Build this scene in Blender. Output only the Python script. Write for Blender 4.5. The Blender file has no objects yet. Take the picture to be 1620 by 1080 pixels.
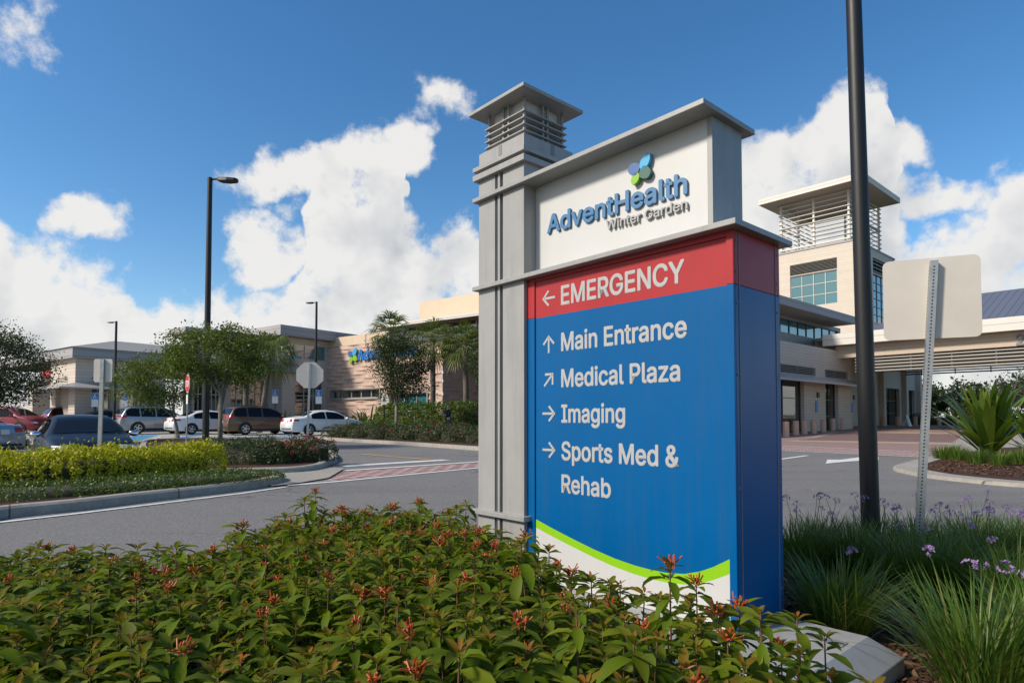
import bpy, math, random
import numpy as np
from mathutils import Vector, Matrix
rad = math.radians
RNG = np.random.default_rng(11)
random.seed(5)
scene = bpy.context.scene
COL = scene.collection

# ------------------------------------------------------------------ camera
FPX = 990.0; HC = 1.1; PITCH = rad(2); CYP = 664 - FPX * math.tan(PITCH)
cam_d = bpy.data.cameras.new("camera"); cam = bpy.data.objects.new("camera", cam_d); COL.objects.link(cam)
cam.location = (0, 0, HC); cam.rotation_euler = (rad(90) + PITCH, 0, 0)
cam_d.sensor_width = 36; cam_d.lens = 36 * FPX / 1620; cam_d.shift_y = (CYP - 540) / 1620
cam_d.clip_start = 0.05; cam_d.clip_end = 5000
scene.camera = cam

def ray(u, v):
    xc = (u - 810) / FPX; yc = (CYP - v) / FPX
    return np.array([xc, math.cos(PITCH) - yc * math.sin(PITCH), math.sin(PITCH) + yc * math.cos(PITCH)])
def at(u, v, Y):
    r = ray(u, v); return np.array([0, 0, HC]) + r * (Y / r[1])
def sstep(a, b, t):
    t = np.clip((t - a) / (b - a), 0, 1); return t * t * (3 - 2 * t)
def gz(x, y):
    x = np.asarray(x, float); y = np.asarray(y, float)
    left = np.clip((y - 18) * 0.0095, 0, 0.35)
    right = np.clip((y - 39) * 0.022, 0, 0.5)
    w = sstep(-2, 6, x)
    dip = -0.24 * np.exp(-((x + 11.0) / 2.6) ** 2 - ((y - 16.2) / 2.2) ** 2)
    return left * (1 - w) + right * w + dip
def gnd(u, v, h=0.0):
    r = ray(u, v); t = (HC - h) / -r[2]
    for _ in range(30):
        p = np.array([0, 0, HC]) + r * t
        t = 0.5 * t + 0.5 * (HC - h - float(gz(p[0], p[1]))) / -r[2]
    p = np.array([0, 0, HC]) + r * t
    return p
def gxy(u, v, h=0.0):
    p = gnd(u, v, h); return (float(p[0]), float(p[1]))
def uY(u, Y):
    return ((u - 810) / FPX * Y, Y)

# ------------------------------------------------------------------ sun + world
SUN_AZ = rad(-112)       # from +Y (forward), negative = to the left
SUN_EL = rad(37)
sd = Vector((math.sin(SUN_AZ) * math.cos(SUN_EL), math.cos(SUN_AZ) * math.cos(SUN_EL), math.sin(SUN_EL)))
sun_d = bpy.data.lights.new("sun", 'SUN'); sun_d.energy = 3.7; sun_d.angle = rad(8.0); sun_d.color = (1, .91, .79)
sun = bpy.data.objects.new("sun", sun_d); COL.objects.link(sun)
sun.rotation_euler = (-sd).to_track_quat('-Z', 'Y').to_euler()
scene.view_settings.view_transform = 'Standard'; scene.view_settings.look = 'None'
scene.view_settings.exposure = 0.38; scene.view_settings.gamma = 1

world = bpy.data.worlds.new("World"); scene.world = world; world.use_nodes = True
world.cycles.sampling_method = 'MANUAL'; world.cycles.sample_map_resolution = 512

class NT:
    """small helper for node trees"""
    def __init__(s, t): s.t = t
    def n(s, kind, **kw):
        nd = s.t.nodes.new(kind)
        for k, val in kw.items(): setattr(nd, k, val)
        return nd
    def put(s, sock, val):
        if isinstance(val, bpy.types.NodeSocket): s.t.links.new(val, sock)
        elif val is not None: sock.default_value = val
    def math(s, op, a, b=None, c=None, clamp=False):
        nd = s.n('ShaderNodeMath', operation=op); nd.use_clamp = clamp
        for i, val in enumerate((a, b, c)): s.put(nd.inputs[i], val)
        return nd.outputs[0]
    def vmath(s, op, a, b=None, c=None):
        nd = s.n('ShaderNodeVectorMath', operation=op)
        for i, val in enumerate((a, b, c)): s.put(nd.inputs[i], val)
        return nd.outputs['Value'] if op in ('LENGTH', 'DOT_PRODUCT') else nd.outputs['Vector']
    def mix(s, f, a, b, blend='MIX'):
        nd = s.n('ShaderNodeMix', data_type='RGBA', blend_type=blend)
        s.put(nd.inputs[0], f); s.put(nd.inputs[6], a); s.put(nd.inputs[7], b)
        return nd.outputs[2]
    def maprange(s, val, a, b, c=0.0, d=1.0, smooth=False):
        nd = s.n('ShaderNodeMapRange'); nd.interpolation_type = 'SMOOTHSTEP' if smooth else 'LINEAR'
        s.put(nd.inputs[0], val)
        for i, q in enumerate((a, b, c, d)): nd.inputs[i + 1].default_value = q
        return nd.outputs[0]
    def noise(s, vec, scale, detail=2, rough=.5, dist=0.0, out=0):
        nd = s.n('ShaderNodeTexNoise'); s.put(nd.inputs['Vector'], vec)
        nd.inputs['Scale'].default_value = scale; nd.inputs['Detail'].default_value = detail
        nd.inputs['Roughness'].default_value = rough; nd.inputs['Distortion'].default_value = dist
        return nd.outputs[out]

# cumulus clouds: a skyline of cloud tops over the compass plus a few loose puffs, broken up by noise
TOPS = [(-290, 420), (-150, 385), (-60, 372), (0, 346), (24, 378), (34, 380), (69, 384), (103, 404), (155, 408), (172, 426), (190, 442), (212, 440), (226, 470), (252, 480), (287, 470), (321, 456), (344, 440), (366, 448), (384, 478),
 (440, 455), (470, 395), (495, 300), (512, 230), (551, 212), (600, 202), (632, 212), (642, 340), (664, 366), (690, 344), (738, 322), (757, 350), (800, 400), (860, 500), (1000, 540), (1090, 480), (1140, 270), (1175, 222), (1200, 206), (1245, 200), (1272, 186), (1280, 165), (1302, 149), (1331, 133),
 (1370, 131), (1390, 142), (1403, 165), (1409, 215), (1420, 300), (1440, 366), (1470, 356), (1500, 332), (1550, 326), (1567, 285), (1590, 266), (1620, 255), (1700, 240), (1800, 300), (1980, 330)]
BLOBS = [(34, 52, 60, 54, .5), (700, 162, 52, 40, .62), (138, 345, 54, 36, .85), (470, 275, 95, 42, .85), (428, 388, 82, 66, 1.2), (655, 232, 46, 50, 1.1), (1425, 235, 48, 34, .85), (1480, 308, 95, 34, .75)]
w = NT(world.node_tree); world.node_tree.nodes.clear()
D = w.n('ShaderNodeTexCoord').outputs['Generated']
sep = w.n('ShaderNodeSeparateXYZ'); w.put(sep.inputs[0], D)
yy = w.math('MAXIMUM', sep.outputs[1], .08)
comb = w.n('ShaderNodeCombineXYZ')
w.put(comb.inputs[0], w.math('DIVIDE', sep.outputs[0], yy)); w.put(comb.inputs[1], w.math('DIVIDE', sep.outputs[2], yy))
wn = w.noise(D, 11.0, 3, .6, out=1)
wv = w.vmath('MULTIPLY_ADD', wn, (.12, .12, 0), (-.06, -.06, 0))
pv = w.vmath('ADD', comb.outputs[0], wv)
sp2 = w.n('ShaderNodeSeparateXYZ'); w.put(sp2.inputs[0], pv)
fc = w.n('ShaderNodeFloatCurve'); cv = fc.mapping.curves[0]; fc.mapping.use_clip = False
X0, XW = -1.12, 2.3
pts_ = []
for (u, v) in TOPS:
    r = ray(u, v); pts_.append(((r[0] / r[1] - X0) / XW, r[2] / r[1]))
cv.points[0].location = pts_[0]; cv.points[1].location = pts_[-1]
for q_ in pts_[1:-1]: cv.points.new(*q_)
for p_ in cv.points: p_.handle_type = 'VECTOR'
fc.mapping.update()
w.put(fc.inputs['Value'], w.maprange(sp2.outputs[0], X0, X0 + XW))
depth = w.math('SUBTRACT', fc.outputs[0], sp2.outputs[1])
acc = w.math('MULTIPLY', depth, 15.0)
for (u, v, ru, rv, st) in BLOBS:
    r = ray(u, v); cx, cz = r[0] / r[1], r[2] / r[1]; sx, sz = ru / FPX, rv / FPX
    l = w.vmath('LENGTH', w.vmath('MULTIPLY_ADD', pv, (1 / sx, 1 / sz, 0), (-cx / sx, -cz / sz, 0)))
    acc = w.math('MAXIMUM', acc, w.math('MULTIPLY_ADD', l, -1.3 * st, 1.3 * st))
acc = w.math('MINIMUM', w.math('MAXIMUM', acc, -1.2), .62)
front = w.maprange(sep.outputs[1], .14, .3, 0, 1, True)
lown = w.noise(D, 3.2, 3, .5)
back = w.math('ADD', w.math('MULTIPLY_ADD', lown, 5.0, -2.95), w.math('MULTIPLY', sep.outputs[0], -1.6))  # invented clouds behind the camera, thicker to the left to shape the fill light
base = w.mix(front, back, acc)
fb = w.noise(D, 14.0, 8, .64)
dens = w.math('ADD', base, w.math('MULTIPLY_ADD', fb, 2.6, -1.3))
alpha = w.maprange(dens, -.14, .50, 0, 1, True)
fb2 = w.noise(w.vmath('ADD', D, (-.02, -.01, .035)), 8.0, 4, .55)
fb1 = w.noise(D, 8.0, 4, .55)
relief = w.math('MULTIPLY', w.math('SUBTRACT', fb1, fb2), 2.0)
lit = w.math('ADD', w.maprange(depth, .03, .26, 1.05, .68), relief)
lit = w.math('ADD', lit, w.math('MULTIPLY_ADD', lown, 1.6, -.78), None, True)
sky = w.n('ShaderNodeTexSky', sky_type='NISHITA'); sky.sun_disc = False
sky.sun_elevation = SUN_EL; sky.sun_rotation = SUN_AZ; sky.altitude = 20; sky.air_density = 1.0; sky.dust_density = .35; sky.ozone_density = 2.0
SKY_STR = 0.088
hs = w.n('ShaderNodeHueSaturation'); hs.inputs['Saturation'].default_value = 1.3; hs.inputs['Value'].default_value = 1.36; hs.inputs['Hue'].default_value = .499
w.put(hs.inputs['Color'], sky.outputs[0])
CL = 7.6
ccol = w.mix(lit, (.50 * CL, .54 * CL, .60 * CL, 1), (1.0 * CL, .985 * CL, .96 * CL, 1))
skycol = w.mix(w.math('MULTIPLY', alpha, .97), hs.outputs[0], ccol)
bg = w.n('ShaderNodeBackground'); w.put(bg.inputs[0], skycol); bg.inputs[1].default_value = SKY_STR
wo = w.n('ShaderNodeOutputWorld'); w.put(wo.inputs[0], bg.outputs[0])

# ------------------------------------------------------------------ object helpers
def tag(o, label=None, cat=None, group=None, kind=None):
    if label: o['label'] = label
    if cat: o['category'] = cat
    if group: o['group'] = group
    if kind: o['kind'] = kind
    return o
def thing(name, label, cat, loc=(0, 0, 0), rot=0.0, group=None):
    o = bpy.data.objects.new(name, None); COL.objects.link(o); o.empty_display_size = .2
    o.location = [float(c) for c in loc]; o.rotation_euler = (0, 0, rot)
    return tag(o, label, cat, group)
class MB:
    def __init__(s): s.v = []; s.f = []; s.m = []; s.mi = 0
    def vert(s, p): s.v.append(tuple(float(c) for c in p)); return len(s.v) - 1
    def face(s, idx): s.f.append(tuple(idx)); s.m.append(s.mi)
    def poly(s, pts): s.face([s.vert(p) for p in pts]); return s
    def box(s, x0, x1, y0, y1, z0, z1):
        a = [s.vert((x, y, z)) for z in (z0, z1) for y in (y0, y1) for x in (x0, x1)]
        for q in ((0, 2, 3, 1), (4, 5, 7, 6), (0, 1, 5, 4), (2, 6, 7, 3), (0, 4, 6, 2), (1, 3, 7, 5)): s.face([a[i] for i in q])
        return s
    def hexa(s, p):   # 8 points: bottom 4 ccw, top 4 ccw
        a = [s.vert(q) for q in p]
        for q in ((3, 2, 1, 0), (4, 5, 6, 7), (0, 1, 5, 4), (1, 2, 6, 5), (2, 3, 7, 6), (3, 0, 4, 7)): s.face([a[i] for i in q])
        return s
    def prism(s, pts, z0, z1):
        n = len(pts)
        z0f = z0 if callable(z0) else (lambda x, y: z0); z1f = z1 if callable(z1) else (lambda x, y: z1)
        a = [s.vert((x, y, z0f(x, y))) for x, y in pts]; b = [s.vert((x, y, z1f(x, y))) for x, y in pts]
        s.face(a[::-1]); s.face(b)
        for i in range(n): j = (i + 1) % n; s.face((a[i], a[j], b[j], b[i]))
        return s
    def tube(s, path, radii, n=10, caps=True):
        path = [Vector(p) for p in path]
        if not hasattr(radii, '__len__'): radii = [radii] * len(path)
        rings = []; ref = None
        for i, p in enumerate(path):
            d = (path[min(i + 1, len(path) - 1)] - path[max(i - 1, 0)]).normalized()
            if ref is None: ref = Vector((1, 0, 0)) if abs(d.x) < .9 else Vector((0, 1, 0))
            a = (ref - d * ref.dot(d)).normalized(); b = d.cross(a); ref = a
            rings.append([s.vert(p + (a * math.cos(2 * math.pi * k / n) + b * math.sin(2 * math.pi * k / n)) * radii[i]) for k in range(n)])
        for r0, r1 in zip(rings, rings[1:]):
            for k in range(n): s.face((r0[k], r0[(k + 1) % n], r1[(k + 1) % n], r1[k]))
        if caps: s.face(rings[0][::-1]); s.face(rings[-1])
        return s
    def lathe(s, prof, n=20, c=(0, 0, 0), axis='z'):
        rings = []
        for r, h in prof:
            ring = []
            for k in range(n):
                a = 2 * math.pi * k / n; p = (r * math.cos(a), r * math.sin(a), h)
                if axis == 'y': p = (p[0], p[2], p[1])
                ring.append(s.vert((p[0] + c[0], p[1] + c[1], p[2] + c[2])))
            rings.append(ring)
        for r0, r1 in zip(rings, rings[1:]):
            for k in range(n): s.face((r0[k], r0[(k + 1) % n], r1[(k + 1) % n], r1[k]))
        s.face(rings[0][::-1]); s.face(rings[-1]); return s
    def build(s, name, mats, parent=None, smooth=False, bevel=0.0, label=None):
        me = bpy.data.meshes.new(name); me.from_pydata(s.v, [], s.f)
        if not isinstance(mats, (list, tuple)): mats = [mats]
        for m in mats: me.materials.append(m)
        if len(mats) > 1: me.polygons.foreach_set('material_index', s.m)
        if smooth: me.shade_smooth() if smooth is True else me.set_sharp_from_angle(angle=rad(smooth)) or None
        if smooth and smooth is not True: me.polygons.foreach_set('use_smooth', [True] * len(me.polygons))
        me.update(); o = bpy.data.objects.new(name, me); COL.objects.link(o)
        if parent: o.parent = parent
        if label: o['label'] = label
        if bevel:
            b = o.modifiers.new('bevel', 'BEVEL'); b.width = bevel; b.segments = 2; b.limit_method = 'ANGLE'; b.angle_limit = rad(40)
        return o
def npmesh(name, verts, faces, mat, parent=None, smooth=False, attr=None):
    """verts (N,3), faces (M,k) numpy -> one mesh object"""
    me = bpy.data.meshes.new(name); k = faces.shape[1]
    me.vertices.add(len(verts)); me.vertices.foreach_set('co', np.ascontiguousarray(verts, np.float32).ravel())
    me.loops.add(faces.size); me.loops.foreach_set('vertex_index', np.ascontiguousarray(faces, np.int32).ravel())
    me.polygons.add(len(faces)); me.polygons.foreach_set('loop_start', np.arange(0, faces.size, k, dtype=np.int32))
    me.polygons.foreach_set('loop_total', np.full(len(faces), k, np.int32))
    if smooth: me.polygons.foreach_set('use_smooth', np.ones(len(faces), bool))
    me.update(calc_edges=True)
    if attr is not None:
        at_ = me.attributes.new('tint', 'FLOAT', 'POINT'); at_.data.foreach_set('value', np.ascontiguousarray(attr, np.float32))
    me.materials.append(mat); o = bpy.data.objects.new(name, me); COL.objects.link(o)
    if parent: o.parent = parent
    return o
class Frame:
    def __init__(s, O, rot):
        s.O = np.array(O, float); s.rot = rot
        s.x = np.array([math.cos(rot), math.sin(rot), 0]); s.y = np.array([-math.sin(rot), math.cos(rot), 0])
    def _hit(s, u, v, ax, val):
        r = ray(u, v); d = np.array([0, 0, HC]) - s.O
        t = (val - d @ ax) / (r @ ax); p = d + r * t
        return np.array([p @ s.x, p @ s.y, p[2]])
    def hx(s, x0, u, v): return s._hit(u, v, s.x, x0)
    def hy(s, y0, u, v): return s._hit(u, v, s.y, y0)
    def loc(s, p):
        d = np.array([p[0], p[1], p[2] if len(p) > 2 else 0]) - s.O; return np.array([d @ s.x, d @ s.y, d[2]])
    def wor(s, x, y, z=0): return s.O + s.x * x + s.y * y + np.array([0, 0, z])

# ------------------------------------------------------------------ materials
MATS = {}
def mat(name, col, rough=.6, metal=0.0, noise=0.0, nscale=8.0, bump=0.0, bscale=60.0, spec=.5, col2=None, coat=0.0, streak=0.0):
    m = bpy.data.materials.new(name); m.use_nodes = True; t = NT(m.node_tree); b = m.node_tree.nodes['Principled BSDF']
    c = tuple(col) + (1,)
    b.inputs['Base Color'].default_value = c; b.inputs['Roughness'].default_value = rough; b.inputs['Metallic'].default_value = metal
    b.inputs['Specular IOR Level'].default_value = spec; b.inputs['Coat Weight'].default_value = coat
    tcn = t.n('ShaderNodeTexCoord').outputs['Object']
    if noise or col2:
        f = t.noise(tcn, nscale, 6, .6)
        f = t.maprange(f, .3, .7)
        c2 = tuple(col2) + (1,) if col2 else tuple(x * (1 - noise) for x in col) + (1,)
        t.put(b.inputs['Base Color'], t.mix(f, c, c2))
        t.put(b.inputs['Roughness'], t.math('ADD', rough - .06, t.math('MULTIPLY', t.noise(tcn, nscale * 2.3, 4), .12)))
    if streak:      # rain streaks and dust
        mp = t.n('ShaderNodeMapping'); t.put(mp.inputs[0], tcn); mp.inputs['Scale'].default_value = (9, 9, .55)
        f2 = t.maprange(t.noise(mp.outputs[0], 2.2, 6, .65), .48, .78, 0, streak); prev = b.inputs['Base Color'].links[0].from_socket if b.inputs['Base Color'].links else c
        t.put(b.inputs['Base Color'], t.mix(f2, prev, tuple(x * .5 + .03 for x in col) + (1,)))
    if bump:
        bn = t.n('ShaderNodeBump'); bn.inputs['Strength'].default_value = bump; bn.inputs['Distance'].default_value = .01
        t.put(bn.inputs['Height'], t.noise(tcn, bscale, 5, .6)); t.put(b.inputs['Normal'], bn.outputs[0])
    MATS[name] = m; return m
def foliage(name, cols, rough=.5, transl=.25, tintcol=None, spec=.35, hue_noise=.6):
    m = bpy.data.materials.new(name); m.use_nodes = True; t = NT(m.node_tree); b = m.node_tree.nodes['Principled BSDF']
    geo = t.n('ShaderNodeNewGeometry'); ri = geo.outputs['Random Per Island']
    cr = t.n('ShaderNodeValToRGB'); t.put(cr.inputs[0], ri)
    els = cr.color_ramp.elements
    els[0].color = tuple(cols[0]) + (1,); els[1].color = tuple(cols[-1]) + (1,)
    for i, c in enumerate(cols[1:-1]): e = els.new((i + 1) / (len(cols) - 1)); e.color = tuple(c) + (1,)
    c = cr.outputs[0]
    if tintcol:
        a = t.n('ShaderNodeAttribute', attribute_name='tint'); c = t.mix(a.outputs['Fac'], c, tuple(tintcol) + (1,))
    t.put(b.inputs['Base Color'], c); b.inputs['Roughness'].default_value = rough; b.inputs['Specular IOR Level'].default_value = spec
    if transl:
        tr = t.n('ShaderNodeBsdfTranslucent'); t.put(tr.inputs[0], t.mix(.35, c, (.35, .45, .02, 1)))
        mx = t.n('ShaderNodeMixShader'); mx.inputs[0].default_value = transl
        t.put(mx.inputs[1], b.outputs[0]); t.put(mx.inputs[2], tr.outputs[0])
        t.put(m.node_tree.nodes['Material Output'].inputs[0], mx.outputs[0])
    return m
def siding(name, col, h=.2, groove=.55, axis=2, vert=0.0):
    """horizontal cladding boards: grooves as bump and a darker line in the joint"""
    m = bpy.data.materials.new(name); m.use_nodes = True; t = NT(m.node_tree); b = m.node_tree.nodes['Principled BSDF']
    tcn = t.n('ShaderNodeTexCoord').outputs['Object']; sp = t.n('ShaderNodeSeparateXYZ'); t.put(sp.inputs[0], tcn)
    fr = t.math('FRACT', t.math('DIVIDE', sp.outputs[axis], h))
    line = t.math('LESS_THAN', fr, .09)
    row = t.math('FLOOR', t.math('DIVIDE', sp.outputs[axis], h))
    wn_ = t.n('ShaderNodeTexWhiteNoise', noise_dimensions='1D'); t.put(wn_.inputs['W'], row)
    big = t.noise(tcn, .5, 5, .6)
    c = t.mix(t.math('MULTIPLY', wn_.outputs[0], .5), tuple(col) + (1,), tuple(x * .86 for x in col) + (1,))
    c = t.mix(t.maprange(big, .35, .75, 0, .35), c, tuple(x * .8 for x in col) + (1,))
    c = t.mix(t.math('MULTIPLY', line, groove), c, tuple(x * .25 for x in col) + (1,))
    t.put(b.inputs['Base Color'], c); b.inputs['Roughness'].default_value = .75
    bn = t.n('ShaderNodeBump'); bn.inputs['Strength'].default_value = .6; bn.inputs['Distance'].default_value = .02
    t.put(bn.inputs['Height'], t.math('SUBTRACT', 1.0, line)); t.put(b.inputs['Normal'], bn.outputs[0])
    return m
def glass(name, col, rough=.04, wob=.012, ior=1.9, spec=1.0):
    m = bpy.data.materials.new(name); m.use_nodes = True; t = NT(m.node_tree); b = m.node_tree.nodes['Principled BSDF']
    b.inputs['Base Color'].default_value = tuple(col) + (1,); b.inputs['Roughness'].default_value = rough
    b.inputs['Specular IOR Level'].default_value = spec; b.inputs['IOR'].default_value = ior
    tcn = t.n('ShaderNodeTexCoord').outputs['Object']
    bn = t.n('ShaderNodeBump'); bn.inputs['Strength'].default_value = .25; bn.inputs['Distance'].default_value = wob
    t.put(bn.inputs['Height'], t.noise(tcn, .6, 2)); t.put(b.inputs['Normal'], bn.outputs[0])
    return m
def ground_mat(name, c1, c2, scale, fine, rough=.9, bump=.3, speck=None, big=.25):
    m = bpy.data.materials.new(name); m.use_nodes = True; t = NT(m.node_tree); b = m.node_tree.nodes['Principled BSDF']
    tcn = t.n('ShaderNodeTexCoord').outputs['Object']
    c = t.mix(t.maprange(t.noise(tcn, big, 6, .65), .3, .7), tuple(c1) + (1,), tuple(c2) + (1,))
    c = t.mix(t.maprange(t.noise(tcn, scale, 6, .7), .35, .7), c, tuple(x * .62 for x in c1) + (1,))
    if speck:
        vo = t.n('ShaderNodeTexVoronoi'); vo.inputs['Scale'].default_value = fine; t.put(vo.inputs['Vector'], tcn)
        c = t.mix(t.math('MULTIPLY', vo.outputs['Color'], .45), c, tuple(speck) + (1,))
    t.put(b.inputs['Base Color'], c); b.inputs['Roughness'].default_value = rough; b.inputs['Specular IOR Level'].default_value = .3
    bn = t.n('ShaderNodeBump'); bn.inputs['Strength'].default_value = bump; bn.inputs['Distance'].default_value = .01
    t.put(bn.inputs['Height'], t.noise(tcn, fine, 4, .7)); t.put(b.inputs['Normal'], bn.outputs[0])
    return m
def road_mat(name):
    m = ground_mat(name, (.155, .150, .145), (.118, .115, .112), 38, 70, bump=1.0, speck=(.40, .385, .37)); t = NT(m.node_tree); b = m.node_tree.nodes['Principled BSDF']
    prev = b.inputs['Base Color'].links[0].from_socket; tcn = t.n('ShaderNodeTexCoord').outputs['Object']
    wv_ = t.vmath('ADD', tcn, t.vmath('MULTIPLY', t.noise(tcn, 1.3, 4, .6, out=1), (.9, .9, 0)))
    vo = t.n('ShaderNodeTexVoronoi', feature='DISTANCE_TO_EDGE'); vo.inputs['Scale'].default_value = .16; t.put(vo.inputs['Vector'], wv_)
    crack = t.math('MULTIPLY', t.math('LESS_THAN', vo.outputs['Distance'], .0016), t.maprange(t.noise(tcn, .35, 2), .45, .6, 0, .75))
    mp = t.n('ShaderNodeMapping'); t.put(mp.inputs[0], tcn); mp.inputs['Rotation'].default_value = (0, 0, rad(-64)); mp.inputs['Scale'].default_value = (.12, 1.1, 1)
    c = t.mix(t.maprange(t.noise(mp.outputs[0], 1.0, 4, .6), .5, .75, 0, .35), prev, (.075, .073, .072, 1))
    c = t.mix(t.maprange(t.noise(tcn, .9, 3, .5), .68, .74, 0, .45), c, (.05, .048, .047, 1))
    t.put(b.inputs['Base Color'], t.mix(crack, c, (.03, .03, .03, 1))); return m
def joint_mat(name):
    m = ground_mat(name, (.40, .37, .32), (.31, .285, .245), 9, 120, bump=.25); t = NT(m.node_tree); b = m.node_tree.nodes['Principled BSDF']
    prev = b.inputs['Base Color'].links[0].from_socket; tcn = t.n('ShaderNodeTexCoord').outputs['Object']; sp = t.n('ShaderNodeSeparateXYZ'); t.put(sp.inputs[0], tcn)
    fr = t.math('FRACT', t.math('MULTIPLY', t.math('ADD', sp.outputs[0], t.math('MULTIPLY', sp.outputs[1], .8)), .42))
    st = t.maprange(t.noise(tcn, 2.2, 5, .7), .55, .8, 0, .55)
    c = t.mix(st, prev, (.16, .145, .125, 1)); t.put(b.inputs['Base Color'], t.mix(t.math('MULTIPLY', t.math('LESS_THAN', fr, .010), .8), c, (.06, .055, .05, 1))); return m
def brick_mat(name, c1, c2, mortar, rot, scale, bw=.5, rh=.25, ms=.03):
    m = bpy.data.materials.new(name); m.use_nodes = True; t = NT(m.node_tree); b = m.node_tree.nodes['Principled BSDF']
    tcn = t.n('ShaderNodeTexCoord').outputs['Object']; mp = t.n('ShaderNodeMapping'); t.put(mp.inputs[0], tcn); mp.inputs['Rotation'].default_value = (0, 0, rot)
    br = t.n('ShaderNodeTexBrick'); t.put(br.inputs['Vector'], mp.outputs[0]); br.inputs['Scale'].default_value = scale
    br.inputs['Color1'].default_value = tuple(c1) + (1,); br.inputs['Color2'].default_value = tuple(c2) + (1,); br.inputs['Mortar'].default_value = tuple(mortar) + (1,)
    br.inputs['Mortar Size'].default_value = ms; br.inputs['Brick Width'].default_value = bw; br.inputs['Row Height'].default_value = rh
    t.put(b.inputs['Base Color'], t.mix(t.maprange(t.noise(tcn, 3, 5), .3, .8, 0, .4), br.outputs[0], tuple(x * .6 for x in c1) + (1,)))
    b.inputs['Roughness'].default_value = .85
    return m
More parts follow.
